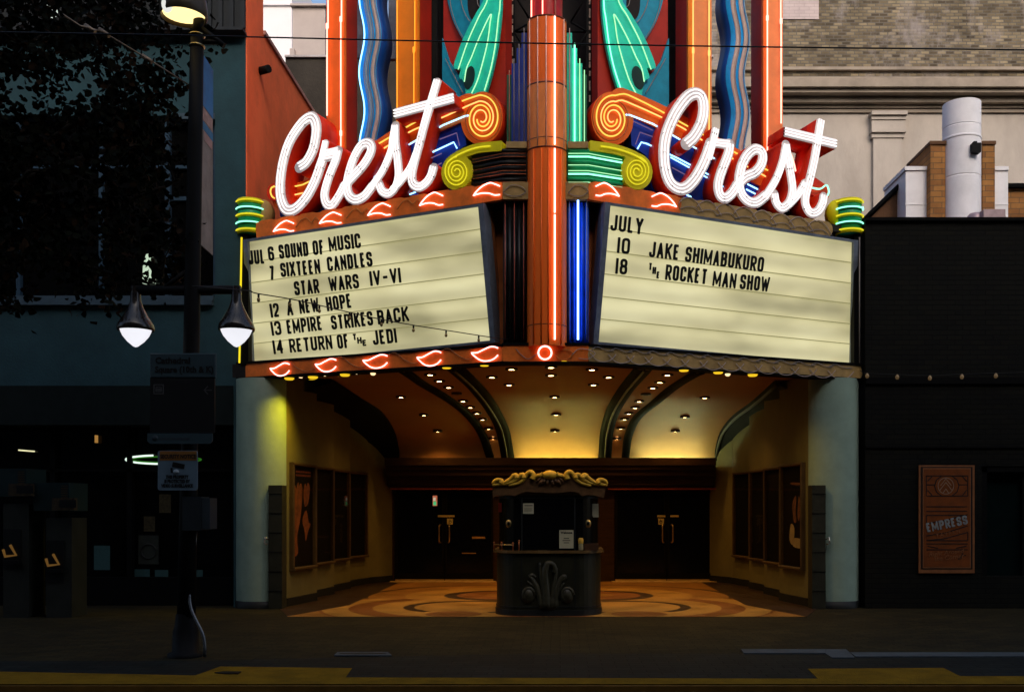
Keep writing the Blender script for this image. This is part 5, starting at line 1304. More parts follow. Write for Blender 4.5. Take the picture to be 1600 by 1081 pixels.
# yellow volutes
for pl, cw, c, top, lab in ((LW, False, (713.5, 268.7), [(783, 228), (745, 232), (715, 244), (700, 255)], 'yellow volute scroll on the band left of the pillar'), (RW, True, (995.5, 268), [(922, 227.5), (960, 233), (990, 243), (1008, 255)], 'yellow volute scroll on the band right of the pillar')):
    t = thing('yellow_volute', lab, 'neon ornament', pl.hit(c[0], 292), 'yellow volutes beside the pillar')
    q = smooth_line([Vector(pl.uv(*z, .03)) for z in top], 5); el = [pl.uv(c[0] + math.cos(a * .3491) * 14, c[1] + math.sin(a * .3491) * 17, .03) for a in range(18)]; ce = [pl.uv(c[0] + d, c[1], .03) for d in (-6, 6)]
    m = MB(); m.sdf(pl, [(q, .078, True), (el, .115, False, True), (ce, .17, False)], -.35, .03, .015); pt = build(m, 'volute', M['yellow_paint'], t)
    m = MB(); m.tube([pl.hit(*z, .05) for z in spiral(c, 20, 24, .98, .15, 90, 3.2, cw)], .0085, 6); m.tube([pl.P(p.x, p.y, .06) for p in q[2:]], .010, 6); build(m, 'neon_line', M['neon_lemon'], pt)

# horizontal flutes
for sgn, lab in ((-1, 'dark unlit horizontal flutes left of the pillar'), (1, 'lit green horizontal flutes right of the pillar')):
    wing = LW if sgn < 0 else RW
    t = thing('fluted_band', lab, 'neon ornament', CP.hit(855 + sgn * 60, 285), 'fluted bands beside the pillar')
    if sgn < 0: rows = [[(822, y0), (785.5, y0), (738, y0 + dy)] for y0, dy in ((236, 10), (245, 9.5), (254, 9), (263, 8.5), (272, 8), (281, 8))]
    else: rows = [[(888, y0), (919.5, y0), (972, y0 + dy)] for y0, dy in ((236, 10), (245, 9.5), (254, 9), (263, 8.5), (272, 8), (281, 8))]
    m = MB()
    a, b, c_ = CP.uv(855 + sgn * 32, 289), CP.uv(855 + sgn * 64.5, 289), wing.uv(*((738, 296) if sgn < 0 else (972, 296)))
    m.obox(CP, min(a[0], b[0]), max(a[0], b[0]), a[1], CP.uv(855, 231)[1], -.35, -.03)
    wa = 0 if sgn > 0 else wing.uv(785, 280)[0]
    m.obox(wing, min(wa, c_[0]), max(wa, c_[0]), c_[1] + .05, CP.uv(855, 233)[1] - .02, -.35, -.03)
    for rw in rows:
        m.tube([CP.hit(*rw[0], -.03), CP.hit(*rw[1], -.03), wing.hit(*rw[2], -.03)], .034, 8)
    bd = build(m, 'flute_body', mat('flute_dark', (.012, .012, .012), .3) if sgn < 0 else M['green_paint'], t)
    for k, rw in enumerate(rows):
        mt = M['neon_mint'] if (sgn > 0 and k in (1, 4)) else M['neon_leaf'] if sgn > 0 else mat('flute_line_%d' % k, (.35, .1, .04), .25)  # left lines: red reflections painted in; unlit right tubes given a glow
        m = MB(); d = .5 if not (sgn > 0 and k in (1, 4)) else 1
        m.tube([CP.hit(rw[0][0], rw[0][1] + 4 * (k not in (1, 4)), .025), CP.hit(rw[1][0], rw[1][1] + 4 * (k not in (1, 4)), .025), wing.hit(rw[2][0], rw[2][1] + 4 * (k not in (1, 4)), .025)], .0065 if d < 1 else .013, 6); build(m, 'flute_tube', mt, t)
    m = MB(); u0, u1 = CP.uv(855 + sgn * 32, 232), CP.uv(855 + sgn * 64, 222); m.obox(CP, min(u0[0], u1[0]), max(u0[0], u1[0]), u0[1], u1[1], -.3, .02); build(m, 'cap_block', M['olive_band'], t)

# end drums and the slim corner tubes
for sgn in (-1, 1):
    c = LW.hit(392, 340, -.12) if sgn < 0 else RW.hit(1326, 340, -.12); zt_, zb_ = Z_(314, c.y), Z_(368, c.y)
    t = thing('end_drum', 'green and yellow banded drum at the %s end of the marquee' % ('left' if sgn < 0 else 'right'), 'neon ornament', (c.x, c.y, zb_), 'banded drums at the marquee ends')
    h = zt_ - zb_; r = .215
    m = MB(); m.lathe((c.x, c.y, zb_), [(.0005, 0), (r, 0), (r, h * .98), (.0005, h)], 24); bd = build(m, 'drum', M['green_paint'], t)
    m = MB()
    for f0, f1 in ((0, .12), (.46, .56), (.86, 1.0)): m.lathe((c.x, c.y, zb_), [(r - .01, h * f0), (r + .012, h * f0), (r + .012, h * f1), (r - .01, h * f1)], 24)
    build(m, 'yellow_hoop', M['yellow_paint'], bd)
    m = MB()
    for f0, f1 in ((.24, .34), (.66, .76)): m.lathe((c.x, c.y, zb_), [(r - .01, h * f0), (r + .008, h * f0), (r + .008, h * f1), (r - .01, h * f1)], 24)
    build(m, 'dark_hoop', M['dark_green'], bd)
    for f, mt, hh in ((.10, M['neon_lemon'], 0), (.30, M['neon_mint'], .1), (.52, M['neon_lemon'], 0), (.72, M['neon_mint'], .1), (.93, M['neon_lemon'], 0)):
        P_ = [Vector((c.x + (r + .03) * math.cos(a), c.y + (r + .03) * math.sin(a), zb_ + h * f)) for a in [math.pi * (1.02 + .96 * k / 16) for k in range(17)]]
        if hh: P_.append(P_[-1 if sgn > 0 else -1] + Vector((0, 0, h * hh)))
        m = MB(); m.tube(P_, .012, 6); build(m, 'neon_hoop', mt, t)
    o_ = (c.x - sgn * .2, c.y - .02, zb_ + h * .62); m = MB(); m.lathe(o_, [(.0005, -.06), (.19, -.05), (.2, 0), (.2, .1)], 20, axis='Y', sy=1.25); build(m, 'side_disc', M['yellow_paint'] if sgn > 0 else M['olive_band'], t)
    tx = 377.5 if sgn < 0 else 1343; wing = LW if sgn < 0 else RW
    tt = thing('corner_tube', ('lit yellow upright neon tube at the left marquee corner' if sgn < 0 else 'unlit upright tube at the right marquee corner'), 'neon tube', wing.hit(tx, 570, -.1))
    m = MB(); a, b = wing.hit(tx + (5 if sgn < 0 else -3), 571, .04), wing.hit(tx + (5 if sgn < 0 else -3), 366, .04); m.box(a.x - .06, a.x + .06, a.y, a.y + .2, a.z, b.z); build(m, 'post', M['black_trim'], tt)
    m = MB(); m.tube([wing.hit(tx - 3.5 * (sgn < 0), 567, .1), wing.hit(tx, 371, .1)], .016 if sgn < 0 else .01, 6); build(m, 'tube', glow('corner_yellow', (1, .78, .02), 1.0) if sgn < 0 else M['glass_unlit_dim'], tt)

# ------------------------------------------------------------------ central pillar
ts = thing('neon_pillar', 'tall copper orange ribbed pillar with pink neon at the marquee nose', 'neon pillar', (X_(854, 15.2), 15.4, 4.25))
pcx, pr, pcy = X_(854.3, 15.2), .305, 15.46


def half(z0, z1, r, sq, mt, name, parent, cx=pcx, cy=pcy, seg=28, ribs=True):
    m = MB(); prof = [(r, z0), (r, z1)]
    m.lathe((cx, cy, 0), prof, seg, math.pi, 2 * math.pi, sy=sq); m.lathe((cx, cy, 0), [(r, z1), (.0005, z1 + .005)], seg, math.pi, 2 * math.pi, sy=sq)
    m.box(cx - r, cx + r, cy - .005, cy + .18, z0, z1)
    return build(m, name, mt, parent)


zl = lambda y: Z_(y, 15.2)
low = half(zl(539), zl(229), pr, .9, M['copper_paint'], 'lower_shaft', ts)
up1 = half(zl(229) + .004, zl(128), pr, .9, M['copper_faded'], 'upper_shaft', ts)
up2 = half(zl(128) + .004, zl(24), pr - .004, .9, M['copper_paint'], 'upper_shaft', ts)
half(zl(24) + .02, zl(-160), .24, .9, mat('crimson_paint', (.42, .012, .015), .35), 'crown_shaft', ts)
m = MB()
for y in (229, 128, 24): m.lathe((pcx, pcy, 0), [(pr, zl(y) - .012), (pr + .008, zl(y) - .008), (pr + .008, zl(y) + .008), (pr, zl(y) + .012)], 28, math.pi, 2 * math.pi, sy=.9)
for y, n in ((506, 9), (214, 6)): m.lathe((pcx, pcy, 0), [(pr, zl(y) - .006), (pr + .003, zl(y) - .005), (pr + .003, zl(y) + .005), (pr, zl(y) + .006)], 28, math.pi, 2 * math.pi, sy=.9)
build(m, 'seam_ring', mat('seam_rust', (.14, .03, .012), .5), ts)


def on_shaft(px_, r=pr, sq=.9, lift=.035):
    dx = max(-1, min(1, (X_(px_, 15.17) - pcx) / (r + .0))); a = math.acos(dx)
    return pcx + (r + lift) * math.cos(a), pcy - (r + lift) * sq * math.sin(a)


GT = mat('tube_salmon', (.9, .52, .4), .2)
for xx in (830, 841.5, 853.5, 878.5):
    x, y = on_shaft(xx); m = MB(); m.tube([(x, y, zl(229)), (x, y, zl(27))], .009, 6); build(m, 'unlit_tube', GT, ts)
for xx in (834, 846, 857, 876):
    x, y = on_shaft(xx, lift=.01); m = MB(); m.tube([(x, y, zl(537)), (x, y, zl(232))], .012, 6); build(m, 'shaft_rib', M['copper_paint'], low)
x, y = on_shaft(865.5)
for ya, yb_ in ((227, 27), (333, 233), (531, 336)):
    m = MB(); m.tube([(x, y, zl(ya)), (x, y, zl(yb_))], .0125, 7); build(m, 'lit_tube', M['neon_pillar'], ts)
for xx, mt in ((833, M['neon_pink']), (848.5, M['neon_pink']), (866, GT)):
    x, y = on_shaft(xx, .24); m = MB(); m.tube([(x, y, zl(22)), (x, y, zl(-160))], .012, 6); build(m, 'crown_tube', mt, ts)
# stepped fins either side of the shaft
for sgn in (-1, 1):
    for k, (xx, top, mt) in enumerate(((890, 31, None), (897.8, 53, 'lit'), (905.8, 75, None), (913, 91, 'edge'))):
        px_ = xx if sgn > 0 else 2 * 854.5 - xx; yy = 15.5 + k * .05; x = X_(px_, yy)
        m = MB(); w = .04; m.box(x - w, x + w, yy, yy + .3, zl(229), zl(top + 6)); fn = build(m, 'side_fin', (M['mint_paint'] if sgn > 0 else M['deep_blue_paint']) if k < 3 else M['dark_green'], ts)
        tmt = (M['neon_mint'] if mt == 'lit' else M['neon_leaf'] if mt == 'edge' or k == 2 else M['glass_unlit']) if sgn > 0 else (M['glass_unlit_dim'] if k < 3 else mat('tube_rust', (.4, .16, .1), .25))
        m = MB(); m.tube([(x, yy - .03, zl(226)), (x, yy - .03, zl(top))], .0145 if mt == 'lit' and sgn > 0 else .0085, 6); build(m, 'fin_tube', tmt, fn)
# clear hoop of plastic round the shaft
mg = bpy.data.materials.new('clear_plastic'); mg.use_nodes = True; n_, l_ = mg.node_tree.nodes, mg.node_tree.links; n_.clear()
tr = n_.new('ShaderNodeBsdfTransparent'); df = n_.new('ShaderNodeBsdfDiffuse'); df.inputs[0].default_value = (.5, .45, .4, 1); mx_ = n_.new('ShaderNodeMixShader'); mx_.inputs[0].default_value = .06; oo = n_.new('ShaderNodeOutputMaterial')
l_.new(tr.outputs[0], mx_.inputs[1]); l_.new(df.outputs[0], mx_.inputs[2]); l_.new(mx_.outputs[0], oo.inputs[0])
m = MB(); m.lathe((pcx, 15.62, 0), [(.52, zl(222)), (.52, zl(128))], 32, math.pi * 1.08, math.pi * 1.92, sy=1.04); build(m, 'clear_sleeve', mg, ts)
# flutes under the band either side of the pillar
for sgn in (-1, 1):
    xa, xb = (786, 822) if sgn < 0 else (886, 920); ya, yb_ = 537, 311
    t = thing('flute_panel', ('dark unlit upright flutes left of the copper pillar' if sgn < 0 else 'blue upright panel with one lit neon tube right of the copper pillar'), 'neon ornament', CP.hit((xa + xb) / 2, ya, -.1))
    u0, u1 = CP.uv(xa, ya, -.1), CP.uv(xb, yb_, -.1); m = MB(); m.obox(CP, u0[0], u1[0], u0[1], u1[1], -.3, -.1)
    w = (u1[0] - u0[0])
    for k in range(5): x = u0[0] + w * (k + .5) / 5; m.tube([CP.P(x, u0[1], -.1), CP.P(x, u1[1], -.1)], w / 10.5, 8)
    bd = build(m, 'flutes', mat('flute_black', (.012, .011, .011), .3) if sgn < 0 else mat('flute_blue', (.006, .075, .6), .3), t)
    for k, f in enumerate((.1, .5, .9)):
        x = u0[0] + w * f; m = MB(); ltt = sgn > 0 and k == 1
        m.tube([CP.P(x, u0[1] + .05, -.03), CP.P(x, u1[1] - .04, -.03)], .0165 if ltt else .007, 7); build(m, 'lit_tube' if ltt else 'unlit_tube', M['neon_blue'] if ltt else (mat('tube_red_%d' % k, (.4, .09, .06), .2) if sgn < 0 else mat('tube_steel_%d' % k, (.25, .33, .5), .2)), t)
    m = MB(); m.obox(CP, u0[0] - .015, u1[0] + .015, u0[1] - .03, u0[1] - .002, -.3, -.02); build(m, 'foot', M['black_trim'], t)

# ------------------------------------------------------------------ pylons, wavy fins, leaf panels, frame
TOP = -190


def pylon(pl, xa, xb, off, depth, front, side, lines, lab, base=330, inner_w=.07, sgn=1):
    a, b = pl.uv(xa, base, off), pl.uv(xb, base, off); zt_ = pl.uv(xa, TOP, off)[1]; zb_ = 6.45
    t = thing('neon_pylon', lab, 'sign pylon', pl.P((a[0] + b[0]) / 2, zb_, off), 'upright neon pylons of the theatre sign')
    m = MB(); m.obox(pl, a[0], b[0], zb_, zt_, off - depth, off - .004, 0)
    bd = build(m, 'casing', side, t)
    m = MB(); m.obox(pl, a[0], b[0], zb_, zt_, off - .003, off, 0); build(m, 'face', front, t)
    e1, e2 = (b[0] - inner_w, b[0]) if sgn < 0 else (a[0], a[0] + inner_w)
    m = MB(); m.obox(pl, e1, e2, zb_, zt_, off, off + .05, 0); build(m, 'edge_strip', M['red_paint'] if 'red' in lab else M['orange_paint'], t)
    for xx, y0, y1, mt, r in lines:
        m = MB(); m.tube([pl.hit(xx, y0, off + .07), pl.hit(xx, y1, off + .07)], r, 6); build(m, 'neon_line', mt, t)
        m = MB(); p = pl.hit(xx, y1, off + .07); m.lathe(p, [(r, 0), (r * 1.8, .01), (r * 1.8, .09), (r, .1)], 7); build(m, 'electrode', mt, t)
    m = MB()
    for yy in range(-150, 300, 75): p = pl.hit((xa + xb) / 2, yy, off - depth); m.tube([p, p + Vector((0, .6, 0))], .02, 4)
    build(m, 'tie_bar', M['black_steel'], t)


NP, NO, NA = M['neon_pink'], M['neon_orange'], M['neon_amber']
pylon(LW, 510, 541, -.55, .34, M['red_paint'], M['dark_red_paint'], [(512.5, 44, TOP, NP, .013), (511, 181, 46, NP, .013), (533.6, 33, TOP, NP, .013), (532.5, 210, 35, NP, .013), (532.5, 300, 213, NP, .013)], 'red upright neon pylon at the left outer end', sgn=-1)
pylon(LW, 619, 656, -.60, .40, M['orange_paint'], M['dark_red_paint'], [(620.5, 215, TOP, NA, .012), (648, 80, TOP, NA, .012), (646.5, 170, 83, NA, .012)], 'orange upright neon pylon left of the leaf panel', sgn=-1)
pylon(RW, 1073, 1112, -.60, .40, M['peach_paint'], M['dark_red_paint'], [(1083, 80, TOP, NO, .012), (1083, 200, 84, NO, .012), (1108, 85, TOP, NO, .012), (1108, 300, 88, NO, .012)], 'orange upright neon pylon right of the leaf panel', sgn=1)
pylon(RW, 1190, 1223, -.55, .34, M['peach_paint'], M['dark_red_paint'], [(1199, 30, TOP, NP, .013), (1199, 290, 33, NP, .013), (1220, 36, TOP, NP, .013), (1220.5, 193, 38, NP, .013)], 'red upright neon pylon at the right outer end', sgn=1)

for pl, xa, xb, sgn, ph in ((LW, 564, 592, -1, 25), (RW, 1138, 1168, 1, 30)):
    off, n = -.62, 60
    lit = sgn < 0
    t = thing('wavy_fin', ('blue wavy upright fin with white lit neon edge' if lit else 'blue wavy upright fin with two tan stripes and no lit tube'), 'neon ornament', pl.hit((xa + xb) / 2, 260, off), 'wavy blue fins of the sign')
    ys = [300 - i * 490 / n for i in range(n + 1)]
    wav = lambda y: 4.2 * math.sin(2 * math.pi * (y - ph) / 118)

    def ribbon(f0, f1, d0, d1, mt, name, par=t, wd=xb - xa):
        m = MB(); vs = []
        for y in ys:
            for f, d in ((f0, d1), (f1, d1), (f1, d0), (f0, d0)): p = pl.uv(xa + f * wd + wav(y), y, off); vs.append(pl.P(p[0], p[1], off + d))
        m.add(vs, [(i * 4 + k, i * 4 + (k + 1) % 4, i * 4 + 4 + (k + 1) % 4, i * 4 + 4 + k) for i in range(n) for k in range(4)] + [(0, 1, 2, 3), (n * 4 + 3, n * 4 + 2, n * 4 + 1, n * 4)], 0, True)
        return build(m, name, mt, par)
    bd = ribbon(0, 1, -.36, -.003, M['navy_side'], 'fin_body'); ribbon(0, 1, -.002, 0, M['blue_paint'], 'fin_face', bd)
    for f0, f1 in ((.36, .50), (.70, .88)) if lit else ((.25, .46), (.66, .88)): ribbon(f0, f1, .001, .012, M['tan_stripe'] if not (lit and f0 < .5) else mat('stripe_steel', (.25, .32, .4), .4), 'stripe', bd)
    for f, mt, r in ((.05, M['neon_sky'], .013), (.30, M['glass_unlit_dim'], .007), (.55, M['glass_unlit_dim'], .007), (.93, M['glass_unlit_dim'], .007)) if lit else ((.97, mat('tube_sky', (.3, .5, .65), .2), .009), (.5, M['glass_unlit_dim'], .007)):
        m = MB(); m.tube([pl.hit(xa + f * (xb - xa) + wav(y), y, off + .04) for y in ys], r, 6); build(m, 'neon_line', mt, t)

for pl, sgn, c_ in ((LW, -1, 0), (RW, 1, 1)):
    off = -.80
    fx = (lambda q: q) if sgn < 0 else (lambda q: (936 + (788 - q[0]) * 1.13, q[1]))
    t = thing('leaf_panel', ('dark red panel with mint and blue neon leaves left of the pillar' if sgn < 0 else 'dark red panel with mint and blue neon leaves right of the pillar'), 'neon ornament', pl.hit(745 if sgn < 0 else 985, 250, off), 'leaf panels of the sign')
    u = lambda pts, o=off: [pl.uv(*fx(q), o) for q in pts]
    m = MB(); m.poly(pl, u([(693, 260), (693, TOP), (790, TOP), (790, 260)]), off - .25, off); build(m, 'red_panel', M['dark_red_paint'], t)
    ring = smooth_line([Vector((*q, 0)) for q in [(693.5, -90), (694, -45), (701, 0), (710, 34), (724, 62), (729, 66), (737, 48), (745, 38), (757, 10), (768, -40), (771, -120), (740, -180), (705, -150)]], 4, True)
    m = MB(); m.poly(pl, u([(p.x, p.y) for p in ring]), off + .004, off + .06); bl = build(m, 'blue_leaf', M['teal_paint'], t)
    m = MB(); m.poly(pl, u([(743 + 9.5 * math.cos(a * .3), 8 + 27 * math.sin(a * .3)) for a in range(21)]), off + .062, off + .07); build(m, 'leaf_hole_panel', M['dark_back'], bl)  # dark plate for the hole in the leaf
    m = MB(); m.poly(pl, u([(693.5, 62), (697, 74), (704, 97), (715, 114), (726, 129), (733, 150), (736, 190), (693.5, 190)]), off + .008, off + .058); b2 = build(m, 'blue_leaf', M['teal_paint'], t)
    mint = smooth_line([Vector((*q, 0)) for q in [(768, -70), (762, 0), (749, 27), (737, 49), (725, 76), (714.5, 108), (719, 113), (726, 112), (723, 126), (729, 132), (733, 150), (735, 175), (752, 185), (766, 145), (775, 112), (783, 71), (787.5, 30), (788.5, 0), (787, -70), (780, -150)]], 4, True)
    m = MB(); m.poly(pl, u([(p.x, p.y) for p in mint]), off + .062, off + .13); ml = build(m, 'mint_leaf', M['mint_paint'], t)
    m = MB(); m.poly(pl, u([(739 + 8 * math.cos(a * .3) + 3 * math.sin(a * .3) * -1, 127 + 18 * math.sin(a * .3)) for a in range(21)]), off + .131, off + .14); build(m, 'leaf_hole_panel', mat('leaf_dark', (.004, .03, .028), .6), ml)
    for w, mt, r in (([(776, -120), (764, -10), (748, 27), (731, 65), (716, 109)], M['neon_leaf'], .010), ([(725.5, 128), (729, 107), (737, 89), (748.5, 60), (766.5, 23), (765.5, 38), (762, 65), (755, 95), (746, 126), (737, 146)], M['neon_leaf'], .010), ([(783, -120), (781.5, 0), (778.5, 30), (774, 70), (767, 107), (757, 142)], M['neon_mint'] if sgn > 0 else M['neon_leaf'], .011)):
        m = MB(); m.tube(smooth_line([pl.hit(*fx(q), off + .17) for q in w], 4), r, 6); build(m, 'neon_line', mt, ml)
    for w in ([(703, -60), (703, 0), (711, 34), (722, 57), (728, 62)], [(719, -40), (720, 0), (728, 25), (737, 37)], [(696, 92), (704, 108), (715, 130), (724, 147)], [(745, -20), (746, 5), (750, 12)]):
        m = MB(); m.tube(smooth_line([pl.hit(*fx(q), off + .10) for q in w], 4), .007, 5); build(m, 'unlit_line', M['glass_unlit_dim'], bl)

# dark steel frame that carries the sign
Yt = 16.7
t = thing('sign_frame', 'dark steel lattice frame behind the neon pillar', 'frame', at(858, 230, Yt))
m = MB(); m.box(X_(782, Yt + .9), X_(942, Yt + .9), Yt + .9, Yt + 1.0, 6.6, Z_(TOP, Yt)); build(m, 'backing_sheet', M['dark_back'], t)
for xx in (800, 921, 678, 694, 1036, 1062):
    m = MB(); yy = Yt + (0 if 780 < xx < 940 else .45); m.box(X_(xx - 4.5, yy), X_(xx + 4.5, yy), yy, yy + .1, 6.5, Z_(TOP, yy)); build(m, 'post', M['black_steel'], t)
m = MB()
for k in range(-190, 240, 60):
    for a, b in ((803, 830), (918, 892)): m.tube([at(a, k, Yt), at(b, k + 45, Yt + .2)], .022, 4); m.tube([at(b, k + 45, Yt + .2), at(a, k + 60, Yt)], .018, 4)
    m.tube([at(798, k, Yt + .2), at(924, k, Yt + .2)], .022, 4)
build(m, 'bracing', M['black_steel'], t)
for xx in (800.5, 921.5):
    m = MB(); rnd = random.Random(xx)
    y = -180
    while y < 150:
        h = rnd.uniform(3, 16); m.box(X_(xx - 1.2, Yt - .01), X_(xx + 1.2, Yt - .01), Yt - .012, Yt - .002, Z_(y + h, Yt), Z_(y, Yt)); y += h + rnd.uniform(2, 9)
    build(m, 'perforated_edge', mat('edge_pale_%d' % int(xx), (.5, .36, .28), .5, var=.5, scale=20), t)
for xa, xb in ((676, 696), (1034, 1066)): build(MB().box(X_(xa, Yt + .95), X_(xb, Yt + .95), Yt + .95, Yt + 1.0, 6.6, Z_(TOP, Yt)), 'dark_sheet', M['dark_back'], t)
m = MB(); Yq = 18.2
for xa, xb, y0 in ((607, 620, 92), (556, 566, 90)): m.box(X_(xa, Yq), X_(xb, Yq), Yq, Yq + .12, Z_(y0, Yq), Z_(TOP, Yq))
tag(build(m, 'grey_post', mat('grey_post', (.32, .36, .42), .5)), 'pale blue grey steel posts behind the left orange pylon', 'post')
# ================================================================== STREET FURNITURE
Yp = 11.5
lp = thing('street_lamp', 'tall black street lamp post with two white pendant lamps and a warm top lamp', 'street lamp', at(290, 1025, Yp) * 1.0)
lp.location.z = 0; ORG[lp.name] = Vector(lp.location); px0 = lp.location.x
px1 = X_(308, Yp)                                # the post leans a little
lean = lambda z: px0 + (px1 - px0) * z / Z_(60, Yp)
m = MB(); m.lathe((px0, Yp, 0), [(.2, 0), (.2, .04), (.15, .06), (.14, .3), (.12, .36), (.105, .5)], 20)
m.tube([(lean(z), Yp, z) for z in (.45, 2.0, 4.0, 6.0, Z_(58, Yp))], .105, 18, r1=.075); pole = build(m, 'pole', M['black_steel'], lp)
for y in (56, 73):
    m = MB(); m.lathe((lean(Z_(y, Yp)), Yp, Z_(y, Yp)), [(.07, -.012), (.09, -.008), (.09, .008), (.07, .012)], 18); build(m, 'collar', mat('collar_brass_%d' % y, (.35, .28, .14), .25, metal=.9), pole)
m = MB(); m.tube([(lean(Z_(60, Yp)), Yp, Z_(60, Yp)), (lean(Z_(20, Yp)) + .02, Yp, Z_(20, Yp))], .06, 14); build(m, 'upper_pole', M['black_steel'], lp)
cxl = X_(287, Yp - .1); zt = Z_(20, Yp - .1)
m = MB(); m.lathe((cxl, Yp - .1, zt), [(.25, -.06), (.262, -.04), (.262, .02), (.24, .2), (.14, .42), (.05, .5), (.0005, .52)], 28); m.lathe((cxl, Yp - .1, zt), [(.25, -.06), (.235, -.04), (.22, .15)], 28); hd = build(m, 'lamp_head', mat('head_brown', (.05, .035, .02), .4), lp)
m = MB(); m.lathe((cxl, Yp - .1, zt), [(.0005, -.045), (.12, -.04), (.228, -.02), (.232, 0)], 24); build(m, 'lamp_glass', glow('warm_lamp', (1, .72, .28), 1.9), hd)
m = MB(); m.ball((cxl - .12, Yp - .28, zt + .0), .06, 12, 8, sz=1.5); build(m, 'lamp_highlight', glow('highlight_glow', (.9, .9, .85), .9), hd)  # glowing ball added for a highlight on the lamp head
m = MB(); m.tube([(px1, Yp, Z_(40, Yp)), at(350, 72, Yp)], .035, 6); m.tube([(px1, Yp, Z_(66, Yp)), at(342, 66, Yp)], .03, 6); build(m, 'banner_arm', M['black_steel'], lp)
# cross arm with pendants
zb = Z_(453, Yp); m = MB(); m.tube([at(206, 453, Yp), at(376, 453, Yp)], .05, 10); m.tube([at(255, 452, Yp), at(290, 425, Yp)], .03, 6); build(m, 'cross_arm', M['black_steel'], lp)
for xx in (212, 369.5):
    c = at(xx, 462, Yp); m = MB(); s_ = 1 / 135.2
    m.lathe((c.x, c.y, 0), [(.05, Z_(448, Yp)), (.06, Z_(470, Yp)), (.09, Z_(482, Yp)), (.15, Z_(497, Yp)), (.195, Z_(507, Yp)), (.207, Z_(513, Yp)), (.2, Z_(517, Yp)), (.17, Z_(513, Yp))], 24); sh = build(m, 'pendant_shade', mat('shade_black', (.02, .015, .012), .25, coat=.5), lp)
    m = MB(); m.lathe((c.x, c.y, 0), [(.185, Z_(514, Yp)), (.18, Z_(517, Yp)), (.155, Z_(524, Yp)), (.1, Z_(533, Yp)), (.03, Z_(541, Yp)), (.0005, Z_(542.5, Yp))], 8, smooth=False); build(m, 'pendant_glass', M['lamp_white'], sh)
# banner
t = thing('banner', 'narrow blue and pale printed banner hanging from the street lamp', 'banner', at(322, 380, Yp))
_b0, _b1 = at(312, 380, Yp), at(331, 380, Yp + .5); pl = vplane((_b0.x, _b0.y), (_b1.x, _b1.y)); pl.o = Vector((_b0.x, _b0.y, _b0.z))
ob_ = lambda a0, a1, y0, y1, n0, n1, mt, nm: build(MB().obox(pl, a0, a1, Z_(y1, Yp) - pl.o.z, Z_(y0, Yp) - pl.o.z, n0, n1), nm, mt, t)
wB = (_b1 - _b0).to_2d().length
ob_(0, wB, 80, 382, 0, .012, mat('banner_pale', (.26, .21, .18), .8, var=.3, scale=4), 'cloth')
ob_(0, wB, 80, 160, .013, .016, mat('banner_blue', (.03, .17, .38), .7, var=.3, scale=3), 'blue_field')
ob_(.02, wB - .03, 163, 182, .013, .016, mat('banner_pink', (.42, .26, .22), .8, var=.4, scale=12), 'pink_field')
ob_(0, wB, 184, 197, .0125, .015, mat('banner_sky', (.05, .18, .32), .8), 'blue_stripe'); ob_(.12, wB - .05, 198, 213, .013, .016, mat('banner_rose', (.4, .25, .22), .8), 'rose_square')
# wayfinding sign
pg = vplane((0, Yp - .16), (1, Yp - .16)); sgx = lambda u, v: pg.uv(220 + u / 4.508, 540 + v / 4.508)
t = thing('wayfinding_sign', 'dark transit sign reading Cathedral Square with bus symbol and arrow', 'sign', pg.P(sgx(290, 700)[0], sgx(290, 700)[1], 0))
GS = mat('sign_slate', (.022, .042, .050), .6, var=.1); a, b = sgx(62, 228), sgx(528, 52); m = MB(); m.obox(pg, a[0], b[0], a[1], b[1], -.02, 0, 0, .012); p1 = build(m, 'name_panel', GS, t)
p = sgx(102, 125); text(pg, 'Cathedral', p[0], p[1], .098, .001, M['letter_black'], p1, bold=.0035, sx=1.02); p = sgx(100, 188); text(pg, 'Square (10th & K)', p[0], p[1], .098, .001, M['letter_black'], p1, bold=.0035, sx=.93)
a, b = sgx(64, 612), sgx(520, 229); m = MB(); m.obox(pg, a[0], b[0], a[1], b[1], -.02, -.002); p2 = build(m, 'direction_panel', M['letter_black'], t)
GI = mat('icon_grey', (.05, .05, .05), .6); m = MB(); st = []
R_ = [sgx(*q) for q in ((92, 275), (158, 275), (158, 338), (92, 338))]; st.append((R_, .006, False, True))
st += [([sgx(108, 292), sgx(142, 292)], .006, False), ([sgx(106, 300), sgx(106, 322), sgx(144, 322), sgx(144, 300)], .006, False), ([sgx(112, 308), sgx(138, 308)], .012, False)]
m.sdf(pg, st, -.0015, .002, .004); build(m, 'bus_symbol', GI, p2)
m = MB(); m.sdf(pg, [([sgx(446, 313), sgx(498, 313)], .005, True), ([sgx(472, 285), sgx(446, 313), sgx(472, 342)], .005, True)], -.0015, .002, .004); build(m, 'arrow', GI, p2)
a, b = sgx(46, 690), sgx(504, 616); m = MB(); m.poly(pg, [(a[0] + .03, a[1]), (b[0] - .03, a[1]), (b[0], a[1] + .03), (b[0], b[1]), (a[0], b[1]), (a[0], a[1] + .03)], -.02, 0); p3 = build(m, 'operator_panel', GS, t)
m = MB(); c0 = sgx(100, 650); m.lathe(pg.P(*c0, .0), [(.0005, -.002), (.035, -.002), (.035, 0)], 16, axis='Y'); u0 = sgx(125, 664); u1 = sgx(345, 648); m.obox(pg, u0[0], u1[0], u0[1], u1[1], .0005, .002); build(m, 'faint_mark', mat('faint', (.02, .03, .036), .6), p3)
